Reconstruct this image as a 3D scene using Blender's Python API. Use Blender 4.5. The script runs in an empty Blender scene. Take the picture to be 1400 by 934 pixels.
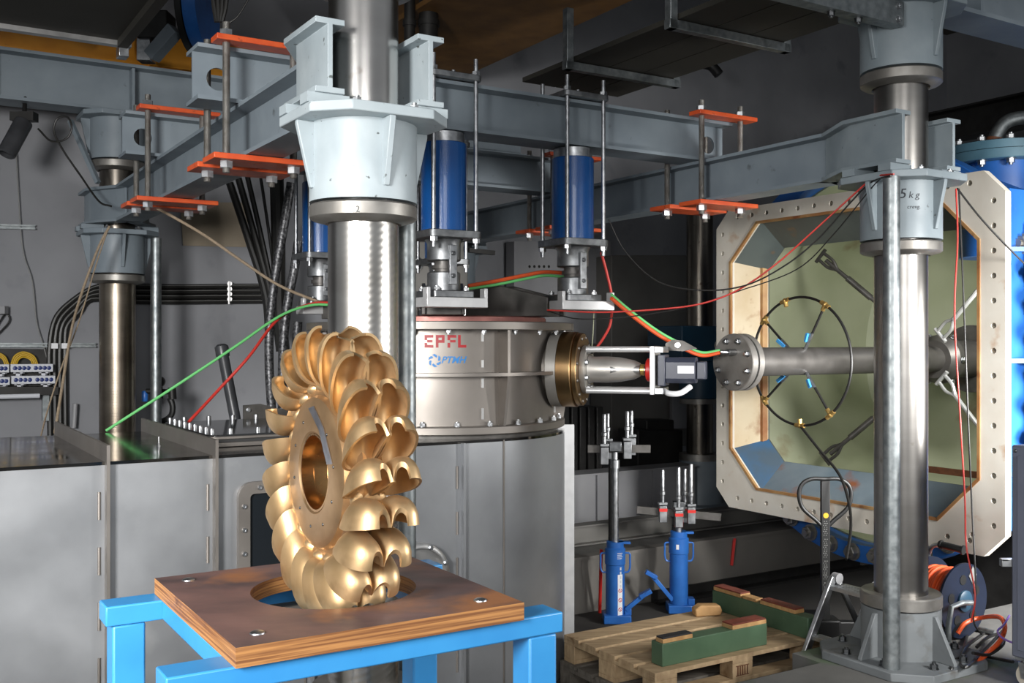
import bpy, math, random
from mathutils import Vector, Matrix
random.seed(7)
SC = bpy.context.scene
COL = SC.collection
H = 1.55                      # camera height above the hall floor
F = 1400.0
TH = math.radians(31.68)      # hall grid turned against the view
CU, SU = math.cos(TH), math.sin(TH)
UV = Matrix.Rotation(TH, 4, 'Z')
ID = Matrix.Identity(4)
pi = math.pi
def E(e): return e + H
def W(u, v, z): return Vector((u*CU - v*SU, u*SU + v*CU, z))
def px(x, y, Y): return Vector(((x-700)/F*Y, Y, H - (y-467)/F*Y))
def ray(x, y): return Vector(((x-700)/F, 1.0, -(y-467)/F))
O0 = Vector((0, 0, H))
def pxv(x, y, v):             # photo point on the hall plane v = const
    d = ray(x, y); t = v / (-d.x*SU + d.y*CU); return O0 + d*t
def pxu(x, y, u):
    d = ray(x, y); t = u / (d.x*CU + d.y*SU); return O0 + d*t
def pxz(x, y, z):
    d = ray(x, y); t = (z - H) / d.z; return O0 + d*t
def frame_of(ax):
    ax = Vector(ax).normalized()
    h = Vector((0, 0, 1)) if abs(ax.z) < .9 else Vector((1, 0, 0))
    a = h.cross(ax).normalized(); b = ax.cross(a)
    return ax, a, b
def smooth_pts(pts, n=8):
    pts = [Vector(p) for p in pts]
    if len(pts) < 3: return pts
    out = []
    P = [pts[0]*2 - pts[1]] + pts + [pts[-1]*2 - pts[-2]]
    for i in range(1, len(P)-2):
        a, b, c, d = P[i-1], P[i], P[i+1], P[i+2]
        for k in range(n):
            t = k/n
            out.append(.5*((2*b) + (c-a)*t + (2*a-5*b+4*c-d)*t*t + (3*b-a-3*c+d)*t**3))
    out.append(pts[-1]); return out
class MB:
    def __init__(s, M=ID): s.v = []; s.f = []; s.m = []; s.M = M; s.mi = 0
    def add(s, vs, fs):
        b = len(s.v)
        s.v += [s.M @ Vector(p) for p in vs]
        for f in fs: s.f.append([i+b for i in f]); s.m.append(s.mi)
        return s
    def box(s, c, d, R=None):
        x, y, z = [k/2 for k in d]
        vs = [Vector(p) for p in ((-x,-y,-z),(x,-y,-z),(x,y,-z),(-x,y,-z),(-x,-y,z),(x,-y,z),(x,y,z),(-x,y,z))]
        if R is not None: vs = [R @ p for p in vs]
        c = Vector(c)
        return s.add([p+c for p in vs], [(3,2,1,0),(4,5,6,7),(0,1,5,4),(1,2,6,5),(2,3,7,6),(3,0,4,7)])
    def bb(s, a, b):          # box between two corners
        a, b = Vector(a), Vector(b)
        return s.box((a+b)/2, [abs(t) for t in (b-a)])
    def ext(s, pts, vec):     # extrude a planar polygon
        n = len(pts); vec = Vector(vec); pts = [Vector(p) for p in pts]
        nr = Vector((0,0,0))
        for i in range(n): nr += pts[i].cross(pts[(i+1) % n])
        if nr.dot(vec) < 0: pts = pts[::-1]
        return s.add(pts + [p+vec for p in pts], [list(range(n))[::-1], list(range(n, 2*n))] + [(i, (i+1) % n, (i+1) % n+n, i+n) for i in range(n)])
    def bar(s, p0, p1, w, h):  # rectangular bar between two points, h along z-ish
        p0, p1 = Vector(p0), Vector(p1); ax, a, b = frame_of(p1-p0)
        q = [p0 + a*(i*w/2) + b*(j*h/2) for i, j in ((-1,-1),(1,-1),(1,1),(-1,1))]
        return s.ext(q, p1-p0)
    def rev(s, prof, o=(0,0,0), ax=(0,0,1), n=32, closed=False, a0=0, a1=2*pi):
        ax, a, b = frame_of(ax); o = Vector(o); full = abs(a1-a0-2*pi) < 1e-6
        m = n if full else n+1; vs = []; k = len(prof)
        for i in range(m):
            t = a0 + (a1-a0)*i/n; d = a*math.cos(t) + b*math.sin(t)
            vs += [o + d*r + ax*z for r, z in prof]
        fs = []
        for i in range(n):
            j = (i+1) % m
            for q in range(k if closed else k-1):
                q2 = (q+1) % k
                fs.append((i*k+q, j*k+q, j*k+q2, i*k+q2))
        if not closed and full:
            if prof[0][0] > 1e-5: fs.append([i*k for i in range(m)][::-1])
            if prof[-1][0] > 1e-5: fs.append([i*k+k-1 for i in range(m)])
        return s.add(vs, fs)
    def cyl(s, p0, p1, r0, r1=None, n=24):
        p0, p1 = Vector(p0), Vector(p1); L = (p1-p0).length
        return s.rev([(r0, 0), (r0 if r1 is None else r1, L)], p0, p1-p0, n)
    def ring(s, p0, p1, ro, ri, n=40):
        p0, p1 = Vector(p0), Vector(p1); L = (p1-p0).length
        return s.rev([(ri, 0), (ro, 0), (ro, L), (ri, L)], p0, p1-p0, n, closed=True)
    def tube(s, pts, r, n=8, sm=6, closed=False, taper=None):
        pts = smooth_pts(pts, sm) if sm else [Vector(p) for p in pts]
        N = len(pts); vs = []
        t0 = (pts[1]-pts[0]).normalized(); _, a, b = frame_of(t0)
        for i in range(N):
            if closed: t = (pts[(i+1) % N]-pts[i-1])
            else: t = pts[min(i+1, N-1)]-pts[max(i-1, 0)]
            if t.length < 1e-9: t = t0
            t = t.normalized()
            a = (a - t*a.dot(t)).normalized(); b = t.cross(a)
            rr = r*(taper(i/(N-1)) if taper else 1)
            vs += [pts[i] + (a*math.cos(2*pi*k/n) + b*math.sin(2*pi*k/n))*rr for k in range(n)]
        fs = []
        for i in range(N if closed else N-1):
            j = (i+1) % N
            for k in range(n): fs.append((i*n+k, i*n+(k+1) % n, j*n+(k+1) % n, j*n+k))
        if not closed:
            fs.append(list(range(n))[::-1]); fs.append([(N-1)*n+k for k in range(n)])
        return s.add(vs, fs)
    def ball(s, c, r, sc=(1,1,1), n=16, R=None):
        vs = []; fs = []; m = n//2; c = Vector(c)
        for i in range(m+1):
            t = pi*i/m
            for k in range(n):
                p = Vector((r*sc[0]*math.sin(t)*math.cos(2*pi*k/n), r*sc[1]*math.sin(t)*math.sin(2*pi*k/n), r*sc[2]*math.cos(t)))
                vs.append(c + (R @ p if R is not None else p))
        for i in range(m):
            for k in range(n): fs.append((i*n+k, (i+1)*n+k, (i+1)*n+(k+1) % n, i*n+(k+1) % n))
        return s.add(vs, fs)
    def isec(s, path, z0, z1, hw, tf, tw):   # I-section swept along a plan path (u, v)
        P = [Vector((p[0], p[1], 0)) for p in path]; N = len(P); offs = []
        for i in range(N):
            d0 = (P[i]-P[i-1]).normalized() if i else (P[1]-P[0]).normalized()
            d1 = (P[i+1]-P[i]).normalized() if i < N-1 else d0
            n0 = Vector((-d0.y, d0.x, 0)); n1 = Vector((-d1.y, d1.x, 0)); m = (n0+n1).normalized()
            offs.append(m/max(.3, m.dot(n1)))
        w = tw/2
        prof = [(-hw,z0),(hw,z0),(hw,z0+tf),(w,z0+tf),(w,z1-tf),(hw,z1-tf),(hw,z1),(-hw,z1),(-hw,z1-tf),(-w,z1-tf),(-w,z0+tf),(-hw,z0+tf)]
        k = len(prof); vs = []
        for p, o in zip(P, offs): vs += [(p.x+o.x*a, p.y+o.y*a, z) for a, z in prof]
        fs = []
        for i in range(N-1):
            for q in range(k): fs.append((i*k+q, i*k+(q+1) % k, (i+1)*k+(q+1) % k, (i+1)*k+q))
        fs.append(list(range(k))); fs.append([(N-1)*k+q for q in range(k)][::-1])
        return s.add(vs, fs)
    def mesh(s, name, off, ang=35):
        me = bpy.data.meshes.new(name)
        me.from_pydata([tuple(p-off) for p in s.v], [], s.f); me.update()
        me.polygons.foreach_set('material_index', s.m)
        import bmesh
        bm = bmesh.new(); bm.from_mesh(me); bmesh.ops.recalc_face_normals(bm, faces=bm.faces); bm.to_mesh(me); bm.free()
        me.shade_smooth(); me.set_sharp_from_angle(angle=math.radians(ang))
        return me
    def base(s):
        lo = Vector([min(p[i] for p in s.v) for i in range(3)]); hi = Vector([max(p[i] for p in s.v) for i in range(3)])
        return Vector(((lo.x+hi.x)/2, (lo.y+hi.y)/2, lo.z))
def deform(o, bev, seg=2, cut=None):
    if bev:
        m = o.modifiers.new('edge', 'BEVEL'); m.width = bev; m.segments = seg; m.limit_method = 'ANGLE'; m.angle_limit = math.radians(40); m.harden_normals = False
    return o
def part(name, mb, mat, parent, label=None, bev=0, ang=35):
    me = mb.mesh(name, world_loc(parent), ang)
    o = bpy.data.objects.new(name, me); COL.objects.link(o); o.parent = parent
    for m in (mat if isinstance(mat, (list, tuple)) else [mat]): me.materials.append(m)
    if label: o['label'] = label
    return deform(o, bev)
def world_loc(o):
    p = Vector((0, 0, 0))
    while o is not None: p += o.location; o = o.parent
    return p
def thing(name, label, cat, loc, group=None):
    o = bpy.data.objects.new(name, None); COL.objects.link(o); o.location = Vector(loc); o.empty_display_size = .1
    bpy.context.view_layer.update()
    o['label'] = label; o['category'] = cat; o['kind'] = 'thing'
    if group: o['group'] = group
    return o
def single(name, mb, mat, label, cat, group=None, bev=0, kind=None, ang=35):
    b = mb.base(); me = mb.mesh(name, b, ang)
    o = bpy.data.objects.new(name, me); COL.objects.link(o); o.location = b
    for m in (mat if isinstance(mat, (list, tuple)) else [mat]): me.materials.append(m)
    o['kind'] = kind or 'thing'
    if label: o['label'] = label
    if cat: o['category'] = cat
    if group: o['group'] = group
    return deform(o, bev)
def struct(name, mb, mat, bev=0): return single(name, mb, mat, None, None, bev=bev, kind='structure')
_bolt = {}
def bolt_mesh(kind, r, h, mat):
    k = (kind, round(r, 4), round(h, 4), mat.name)
    if k in _bolt: return _bolt[k]
    m = MB()
    if kind == 'hex':
        m.rev([(r*1.25, 0), (r*1.25, h*.18)], n=20)
        m.rev([(r, h*.18), (r, h*.92), (r*.86, h)], n=6)
        m.rev([(r*.52, h), (r*.52, h*1.35)], n=10)
    elif kind == 'nut':
        m.rev([(r, 0), (r, h)], n=6)
    elif kind == 'cap':
        m.rev([(r, 0), (r, h*.8), (r*.85, h), (r*.45, h), (r*.45, h*.5)], n=14)
    elif kind == 'round':
        m.rev([(r, 0), (r*.95, h*.45), (r*.6, h*.9), (0.0001, h)], n=18)
    elif kind == 'stud':
        m.rev([(r*.5, 0), (r*.5, h), (r*.42, h*1.05)], n=10)
        m.rev([(r, 0), (r, h*.35)], n=6)
    me = m.mesh('bolt', Vector((0,0,0)), 30); me.materials.append(mat); _bolt[k] = me
    return me
def bolt(parent, p, ax, r=.012, h=.012, mat=None, kind='hex', name='bolt', spin=0.2):
    me = bolt_mesh(kind, r, h, mat or M['zinc'])
    o = bpy.data.objects.new(name, me); COL.objects.link(o); o.parent = parent
    o.rotation_mode = 'QUATERNION'
    o.rotation_quaternion = Vector((0,0,1)).rotation_difference(Vector(ax).normalized()) @ Matrix.Rotation(spin, 3, 'Z').to_quaternion()
    o.location = Vector(p) - world_loc(parent)
    return o
def bool_cut(o, cutter):       # subtract cutter geometry, bake it into the mesh
    me2 = cutter.mesh('cut', Vector((0,0,0))); c = bpy.data.objects.new('cut', me2); COL.objects.link(c)
    mod = o.modifiers.new('b', 'BOOLEAN'); mod.object = c; mod.operation = 'DIFFERENCE'; mod.solver = 'EXACT'
    bpy.context.view_layer.update()
    dg = bpy.context.evaluated_depsgraph_get(); ev = o.evaluated_get(dg)
    nm = bpy.data.meshes.new_from_object(ev); o.modifiers.remove(mod)
    old = o.data; o.data = nm; bpy.data.meshes.remove(old)
    bpy.data.objects.remove(c); bpy.data.meshes.remove(me2)
    nm.shade_smooth(); nm.set_sharp_from_angle(angle=math.radians(35))
    return o

# ---------------------------------------------------------------- materials
M = {}
def srgb(r, g, b):
    f = lambda c: (c/255/12.92) if c/255 <= .04045 else ((c/255+.055)/1.055)**2.4
    return (f(r), f(g), f(b), 1)
def mat(name, c1, c2=None, metal=0, rough=.5, rough2=None, scale=6, lo=.35, hi=.65, stretch=(1,1,1), bump=0, bscale=40, bstretch=None,
        spot=None, sscale=9, slo=.62, shi=.72, spec=.5, coat=0, detail=6, coord='Object'):
    m = bpy.data.materials.new(name); m.use_nodes = True; nt = m.node_tree; N = nt.nodes; L = nt.links
    bs = N['Principled BSDF']
    bs.inputs['Metallic'].default_value = metal; bs.inputs['Roughness'].default_value = rough
    bs.inputs['Specular IOR Level'].default_value = spec; bs.inputs['Coat Weight'].default_value = coat
    tc = N.new('ShaderNodeTexCoord')
    def noise(sc, st, det=detail):
        mp = N.new('ShaderNodeMapping'); mp.inputs['Scale'].default_value = st; L.new(tc.outputs[coord], mp.inputs['Vector'])
        nz = N.new('ShaderNodeTexNoise'); nz.inputs['Scale'].default_value = sc; nz.inputs['Detail'].default_value = det
        L.new(mp.outputs['Vector'], nz.inputs['Vector']); return nz.outputs['Fac']
    def ramp(src, a, b):
        r = N.new('ShaderNodeMapRange'); r.inputs['From Min'].default_value = a; r.inputs['From Max'].default_value = b; r.clamp = True
        L.new(src, r.inputs['Value']); return r.outputs['Result']
    def mix(fac, a, b):
        x = N.new('ShaderNodeMix'); x.data_type = 'RGBA'; L.new(fac, x.inputs['Factor'])
        for s, q in ((a, 6), (b, 7)):
            if isinstance(s, tuple): x.inputs[q].default_value = s
            else: L.new(s, x.inputs[q])
        return x.outputs[2]
    col = c1
    fac = None
    if c2 is not None:
        fac = ramp(noise(scale, stretch), lo, hi); col = mix(fac, c1, c2)
    if spot is not None:
        sf = ramp(noise(sscale, (1,1,1), 10), slo, shi); col = mix(sf, col, spot)
    if isinstance(col, tuple): bs.inputs['Base Color'].default_value = col
    else: L.new(col, bs.inputs['Base Color'])
    if rough2 is not None:
        r = N.new('ShaderNodeMapRange'); r.inputs['To Min'].default_value = rough; r.inputs['To Max'].default_value = rough2
        L.new(ramp(noise(scale*1.7, stretch), .3, .7), r.inputs['Value']); L.new(r.outputs['Result'], bs.inputs['Roughness'])
    if bump:
        bp = N.new('ShaderNodeBump'); bp.inputs['Strength'].default_value = bump; bp.inputs['Distance'].default_value = .004
        L.new(noise(bscale, bstretch or (1,1,1), 4), bp.inputs['Height']); L.new(bp.outputs['Normal'], bs.inputs['Normal'])
    M[name] = m; return m
def wave_bump(m, axis, scale, strength, dist=.003, tilt=None, zmax=None, prof='SIN'):
    nt = m.node_tree; N = nt.nodes; L = nt.links; bs = N['Principled BSDF']
    g = N.new('ShaderNodeNewGeometry'); src = g.outputs['Position']
    if tilt: # spiral marks: add angle term through a mapping rotation
        mp = N.new('ShaderNodeMapping'); mp.inputs['Rotation'].default_value = tilt; L.new(src, mp.inputs['Vector']); src = mp.outputs['Vector']
    w = N.new('ShaderNodeTexWave'); w.bands_direction = axis; w.wave_profile = prof; w.inputs['Scale'].default_value = scale; w.inputs['Distortion'].default_value = 0
    L.new(src, w.inputs['Vector'])
    bp = N.new('ShaderNodeBump'); bp.inputs['Distance'].default_value = dist; bp.inputs['Strength'].default_value = strength
    L.new(w.outputs['Fac'], bp.inputs['Height'])
    old = bs.inputs['Normal'].links
    if old: L.new(old[0].from_socket, bp.inputs['Normal'])
    L.new(bp.outputs['Normal'], bs.inputs['Normal'])
    return m, w, bp
g = srgb
mat('shaft_steel', g(200,198,195), g(186,183,180), metal=1, rough=.24, scale=2, stretch=(1,1,3), spot=g(140,130,120), sscale=11, slo=.68, shi=.8)
mat('shaft_dull', g(154,151,147), g(138,135,131), metal=1, rough=.3, scale=2, stretch=(1,1,4), spot=g(104,96,88), sscale=12, slo=.68, shi=.8)
mat('shaft_machined', g(200,197,192), g(180,176,170), metal=1, rough=.27, scale=3, stretch=(1,1,3))
wave_bump(M['shaft_machined'], 'Z', 13, .1, .003, tilt=(math.radians(-12), math.radians(16), 0))
mat('shaft_thread', g(150,140,126), g(120,110,98), metal=1, rough=.33, scale=3, stretch=(1,1,2))
wave_bump(M['shaft_thread'], 'Z', 28, .1, .002)
mat('shaft_worn', g(128,122,114), g(104,98,90), metal=1, rough=.3, scale=5, stretch=(2,2,.6), spot=g(74,64,54), sscale=22, slo=.64, shi=.76)
mat('paint_light', g(176,186,190), g(164,175,180), rough=.35, rough2=.48, scale=7, bump=.15, bscale=35, spot=g(98,104,104), sscale=34, slo=.68, shi=.72)
mat('paint_base', g(118,122,124), g(102,106,108), rough=.6, scale=5, bump=.1, spot=g(88,86,82), sscale=8, slo=.58, shi=.72)
mat('paint_mid', g(140,150,155), g(126,137,143), rough=.4, rough2=.5, scale=6, bump=.1, bscale=30, spot=g(84,88,90), sscale=26, slo=.69, shi=.74)
mat('paint_beam', g(128,138,145), g(112,122,130), rough=.42, rough2=.55, scale=3, bump=.08, bscale=25, spot=g(92,98,102), sscale=15, slo=.67, shi=.8)
mat('ring_steel', g(156,153,148), g(134,130,124), metal=.75, rough=.36, rough2=.5, scale=9, bump=.05)
mat('zinc', g(196,198,200), g(160,162,165), metal=1, rough=.3, rough2=.45, scale=30)
mat('zinc_dark', g(120,122,124), g(96,98,100), metal=1, rough=.35, scale=30)
mat('galvanised', g(160,165,166), g(120,126,128), metal=.9, rough=.38, rough2=.55, scale=22, lo=.3, hi=.7, bump=.06)
mat('rod_thread', g(160,157,152), g(130,126,120), metal=.75, rough=.35, scale=20)
wave_bump(M['rod_thread'], 'Z', 95, .55, .002)
mat('orange_paint', g(214,92,44), g(196,76,38), rough=.42, scale=12, bump=.1, spot=g(120,50,34), sscale=20, slo=.66, shi=.74)
mat('cyl_blue', g(20,84,152), g(16,74,140), rough=.3, scale=5, bump=.25, bscale=120, coat=.3)
mat('plate_steel', g(158,160,162), g(122,124,126), metal=.9, rough=.35, rough2=.5, scale=18, bump=.08, spot=g(110,84,70), sscale=18, slo=.68, shi=.76)
mat('dark_steel', g(100,97,94), g(78,76,73), metal=.5, rough=.4, rough2=.55, scale=9, bump=.06)
mat('black_iron', g(52,51,50), g(42,41,40), metal=.5, rough=.5, scale=9)
mat('inox', g(150,144,138), g(128,122,116), metal=.72, rough=.36, rough2=.5, scale=2.4, lo=.3, hi=.7, bump=.03, bscale=10, detail=9)
mat('inox_light', g(192,188,182), g(172,168,162), metal=.6, rough=.36, rough2=.46, scale=6)
mat('inox_duct', g(172,174,177), g(144,146,149), metal=.66, rough=.36, rough2=.5, scale=1.9, lo=.32, hi=.68, bump=.02, bscale=8, detail=9, spot=g(186,187,188), sscale=2.6, slo=.56, shi=.75)
mat('inox_top', g(120,117,113), g(96,92,88), metal=1, rough=.07, rough2=.16, scale=4, bump=.008, bscale=5)
mat('inox_bright', g(205,204,202), g(188,187,186), metal=.9, rough=.32, rough2=.42, scale=12)
mat('copper_pink', g(176,120,112), g(150,100,94), metal=.6, rough=.4, rough2=.55, scale=8)
mat('brass_flange', g(176,146,104), g(138,108,76), metal=1, rough=.28, rough2=.4, scale=4, stretch=(1,1,1))
mat('brass', g(214,178,108), g(196,158,92), metal=.75, rough=.3, scale=20)
mat('bronze', g(224,192,148), g(204,170,124), metal=.88, rough=.4, rough2=.5, scale=9, bump=.08, bscale=30, spot=g(150,112,70), sscale=7, slo=.58, shi=.8)
mat('bronze_turned', g(204,160,106), g(188,142,92), metal=1, rough=.2, rough2=.3, scale=8)
mat('bronze_hub', g(200,164,124), g(172,138,100), metal=.85, rough=.3, rough2=.42, scale=8, bump=.05)
mat('foil', g(190,190,196), g(160,160,168), metal=1, rough=.35, scale=20, bump=.4, bscale=30)
mat('table_blue', g(60,146,206), g(54,136,198), rough=.33, rough2=.42, scale=5, bump=.05, bscale=40, spot=g(66,80,100), sscale=26, slo=.72, shi=.76)
mat('ply_top', g(116,88,82), g(78,64,64), rough=.42, rough2=.6, scale=3.6, stretch=(1,2,1), bump=.08, bscale=30, spot=g(150,100,64), sscale=3.4, slo=.55, shi=.68, detail=9)
mat('ply_edge', g(176,124,72), g(120,76,42), rough=.6, scale=12, stretch=(.2,.2,14), lo=.42, hi=.58, bump=.1, spot=g(84,50,32), sscale=12, slo=.62, shi=.74)
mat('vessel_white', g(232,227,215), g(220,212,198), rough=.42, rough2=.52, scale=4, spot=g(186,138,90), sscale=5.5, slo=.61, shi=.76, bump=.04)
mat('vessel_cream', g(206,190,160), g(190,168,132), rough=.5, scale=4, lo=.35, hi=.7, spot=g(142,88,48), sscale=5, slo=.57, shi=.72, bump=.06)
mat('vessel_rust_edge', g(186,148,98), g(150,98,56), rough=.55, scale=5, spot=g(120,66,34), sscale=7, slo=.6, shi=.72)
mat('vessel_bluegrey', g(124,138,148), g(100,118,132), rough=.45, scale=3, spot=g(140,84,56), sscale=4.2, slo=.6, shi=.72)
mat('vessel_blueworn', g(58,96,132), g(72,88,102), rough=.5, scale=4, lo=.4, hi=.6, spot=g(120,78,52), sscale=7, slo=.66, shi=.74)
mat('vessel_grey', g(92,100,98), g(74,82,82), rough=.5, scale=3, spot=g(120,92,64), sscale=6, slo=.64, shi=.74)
mat('vessel_blue', g(40,100,176), g(34,88,160), rough=.4, scale=4, bump=.04, spot=g(84,110,150), sscale=18, slo=.7, shi=.76)
mat('vessel_teal', g(76,110,124), g(64,96,110), rough=.45, scale=6)
mat('vessel_green', g(176,180,154), g(154,160,130), rough=.55, scale=1.6, lo=.3, hi=.7, spot=g(120,96,62), sscale=2.4, slo=.62, shi=.78, detail=9)
mat('rust_bar', g(116,70,44), g(88,52,34), rough=.7, scale=20)
mat('pipe_grey', g(104,101,98), g(90,87,84), metal=.5, rough=.42, rough2=.52, scale=8)
mat('concrete_wall', g(146,147,151), g(128,129,133), rough=.85, scale=1.5, lo=.3, hi=.7, bump=.1, bscale=14, spot=g(112,112,118), sscale=3.1, slo=.6, shi=.8, detail=10)
mat('concrete_dark', g(124,120,114), g(104,101,96), rough=.9, scale=1.6, spot=g(128,124,116), sscale=2.4, slo=.58, shi=.75, bump=.12, bscale=16, detail=10)
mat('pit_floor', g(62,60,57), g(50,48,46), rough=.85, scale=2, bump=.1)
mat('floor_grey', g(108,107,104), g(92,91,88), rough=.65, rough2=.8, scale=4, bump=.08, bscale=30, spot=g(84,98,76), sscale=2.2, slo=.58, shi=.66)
mat('ceiling_dark', g(96,90,80), g(84,79,70), rough=.9, scale=1)
mat('crane_shaded', g(120,86,44), g(100,70,36), rough=.6, scale=5)  # yellow girder darkened to brown, its shade painted into the colour
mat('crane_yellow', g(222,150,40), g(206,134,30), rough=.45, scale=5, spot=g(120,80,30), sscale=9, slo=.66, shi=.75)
mat('board_dark', g(48,46,40), g(42,40,35), rough=.7, scale=3)
mat('aluminium', g(190,192,194), g(166,168,170), metal=.95, rough=.3, rough2=.42, scale=14)
mat('white_alu', g(226,226,226), g(214,214,214), metal=.5, rough=.35, scale=14)
mat('rubber_black', g(26,26,26), g(20,20,20), rough=.5, scale=9)
mat('cable_black', g(34,33,31), g(28,27,26), rough=.42, scale=9)
mat('hose_braid', g(108,108,110), g(60,60,62), metal=.6, rough=.4, scale=60, lo=.45, hi=.55, bump=.4, bscale=120)
mat('plastic_dark', g(58,62,76), g(52,56,70), rough=.4, scale=9)
mat('plastic_red', g(214,44,36), g(196,38,32), rough=.4, scale=9)
mat('cable_orange', g(212,84,38), rough=.45); mat('cable_green', g(104,190,112), rough=.45); mat('cable_red', g(190,52,44), rough=.45)
mat('cable_violet', g(140,104,190), rough=.45); mat('cable_yellow', g(196,160,44), rough=.5)
mat('rope_tan', g(156,138,116), g(136,120,100), rough=.8, scale=60, bump=.4, bscale=160)
mat('white_label', g(236,236,238), rough=.5)
mat('letter_red', g(158,18,28), rough=.45); mat('letter_blue', g(38,118,184), rough=.45); mat('ink', g(40,44,50), rough=.6)
mat('jack_blue', g(48,112,192), g(42,100,178), rough=.38, scale=9, spot=g(30,64,120), sscale=16, slo=.7, shi=.76)
mat('wood_pallet', g(192,166,130), g(156,130,98), rough=.75, scale=5, stretch=(1,9,3), lo=.3, hi=.7, bump=.15, bscale=30, bstretch=(1,6,1), spot=g(120,90,58), sscale=8, slo=.64, shi=.76)
mat('wood_old', g(110,104,96), g(86,80,72), rough=.8, scale=6, stretch=(1,8,3), bump=.15)
mat('wood_block', g(202,160,108), g(176,134,86), rough=.7, scale=5, stretch=(1,7,2), bump=.12)
mat('wood_green', g(82,108,82), g(68,94,70), rough=.55, scale=4, stretch=(1,1,1), spot=g(96,120,92), sscale=6, slo=.62, shi=.74, bump=.08)
mat('wood_redtop', g(128,62,46), g(104,50,40), rough=.6, scale=12)
mat('wood_blacktop', g(48,48,50), rough=.7)
mat('cabinet_slate', g(98,102,116), g(92,96,110), rough=.45, scale=4)
mat('cabinet_grey', g(150,150,152), g(140,140,143), rough=.5, scale=3)
mat('cabinet_dark', g(112,110,106), g(100,98,94), rough=.55, scale=3)
mat('reel_navy', g(17,27,48), g(14,22,40), rough=.4, scale=9)
mat('caster_rubber', g(196,188,174), g(176,168,154), rough=.6, scale=9)
mat('term_white', g(206,208,214), rough=.45); mat('term_blue', g(36,52,110), rough=.4)
mat('flange_steel', g(160,156,151), g(138,134,129), metal=.45, rough=.38, rough2=.48, scale=9)
mat('glass_dark', g(26,30,34), rough=.08, spec=.6)
mat('hatch_glass', g(40,41,42), g(34,35,36), rough=.08, spec=.7, scale=2)
mat('tape_grey', g(120,120,118), rough=.5); mat('green_tape', g(40,150,80), rough=.5)
mat('collar_navy', g(36,70,92), g(30,60,80), rough=.45, scale=6)
mat('pvc_dark', g(66,67,70), g(54,55,58), rough=.35, scale=9)
mat('hole_dark', g(24,22,20), rough=.8)
mat('valve_blue', g(70,150,210), rough=.4)
mat('gasket', g(40,40,40), rough=.6)
mat('sign_yellow', g(214,160,40), rough=.5)
# ---------------------------------------------------------------- room
FL = 0.0; PIT = -0.40
def quad(mb, pts, th): return mb.ext([W(*p) for p in pts], (0, 0, th))
mb = MB(UV)
mb.bb((-7,-4,FL-.5),(12,3.42,FL)); mb.bb((3.86,3.42,FL-.5),(12,3.60,FL)); mb.bb((-7,6.0,FL-.5),(12,8.6,FL)); mb.bb((1.08,3.42,FL-.5),(1.86,3.76,FL))
struct('floor', mb, M['floor_grey'])
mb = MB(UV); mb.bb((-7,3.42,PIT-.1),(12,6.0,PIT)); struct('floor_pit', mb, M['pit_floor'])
mb = MB(UV); mb.bb((-7,8.5,0),(12.2,8.7,6)); struct('wall_back', mb, M['concrete_wall'])
mb = MB(UV); mb.bb((12,-4,0),(12.2,8.5,6)); struct('wall_side', mb, M['concrete_wall'])
mb = MB(UV); mb.bb((-7,2.5,5.6),(12.2,8.7,5.8)); struct('ceiling', mb, M['ceiling_dark'])
mb = MB(UV); mb.bb((3.45,5.985,PIT),(11.9,5.998,-.0)); mb.bb((3.45,5.97,-.02),(11.9,6.06,.006)); struct('trim_pit', mb, M['concrete_dark'])

# ---------------------------------------------------------------- press columns
AU, AV = 1.466, 3.384; BU, BV = 4.242, 3.258; CUu, CVv = 1.47, 7.846; EU, EV = 4.242, 7.846
def octo(u, v, z, h, ch):
    return [W(u+a, v+b, z) for a, b in ((-h,-h+ch),(-h+ch,-h),(h-ch,-h),(h,-h+ch),(h,h-ch),(h-ch,h),(-h+ch,h),(-h,h-ch))]
def gusset(u, v, d, z_plate, z_tip, r0, r_plate, r_tip, th=.022):
    du, dv = d; nu, nv = -dv, du
    pts = [(r0-.01, z_plate), (r_plate, z_plate), (r_plate, z_plate + (z_tip-z_plate)*.06), (r_tip, z_tip), (r0-.01, z_tip)]
    mb = MB(UV)
    q = [Vector((u+du*r - nu*th/2, v+dv*r - nv*th/2, z)) for r, z in pts]
    return mb.ext(q, Vector((nu*th, nv*th, 0)))
DIRS = ((1,0),(-1,0),(0,1),(0,-1))
def collar(t, u, v, z_ring0, z_ring1, z_plate0, z_plate1, paint, hw=.258):
    up = z_plate0 > z_ring0
    zs = (z_ring1+.008, z_plate0) if up else (z_plate1, z_ring0-.008)
    mb = MB(UV).ring((u,v,zs[0]), (u,v,zs[1]), .19, .126, 56); s = part('collar_sleeve', mb, paint, t)
    mb = MB(); mb.ext(octo(u, v, z_plate0, hw, hw*.42), (0,0,z_plate1-z_plate0)); part('collar_plate', mb, paint, t, bev=.004)
    mb = MB(UV); mb.rev([(.126,z_ring0),(.135,z_ring0-.012) if up else (.135,z_ring0),(.18,z_ring0) if up else (.18,z_ring0),(.19,z_ring0+.008),(.19,z_ring1-.006),(.184,z_ring1),(.126,z_ring1)], (u,v,0), n=56, closed=True)
    part('clamp_ring', mb, M['ring_steel'], t)
    for d in DIRS:
        if up: part('gusset', gusset(u, v, d, z_plate0, z_ring1+.05, .19, .25, .2), paint, t, bev=.003)
        else: part('gusset', gusset(u, v, d, z_plate1, z_ring0-.05, .19, .25, .2), paint, t, bev=.003)
    return s
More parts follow.
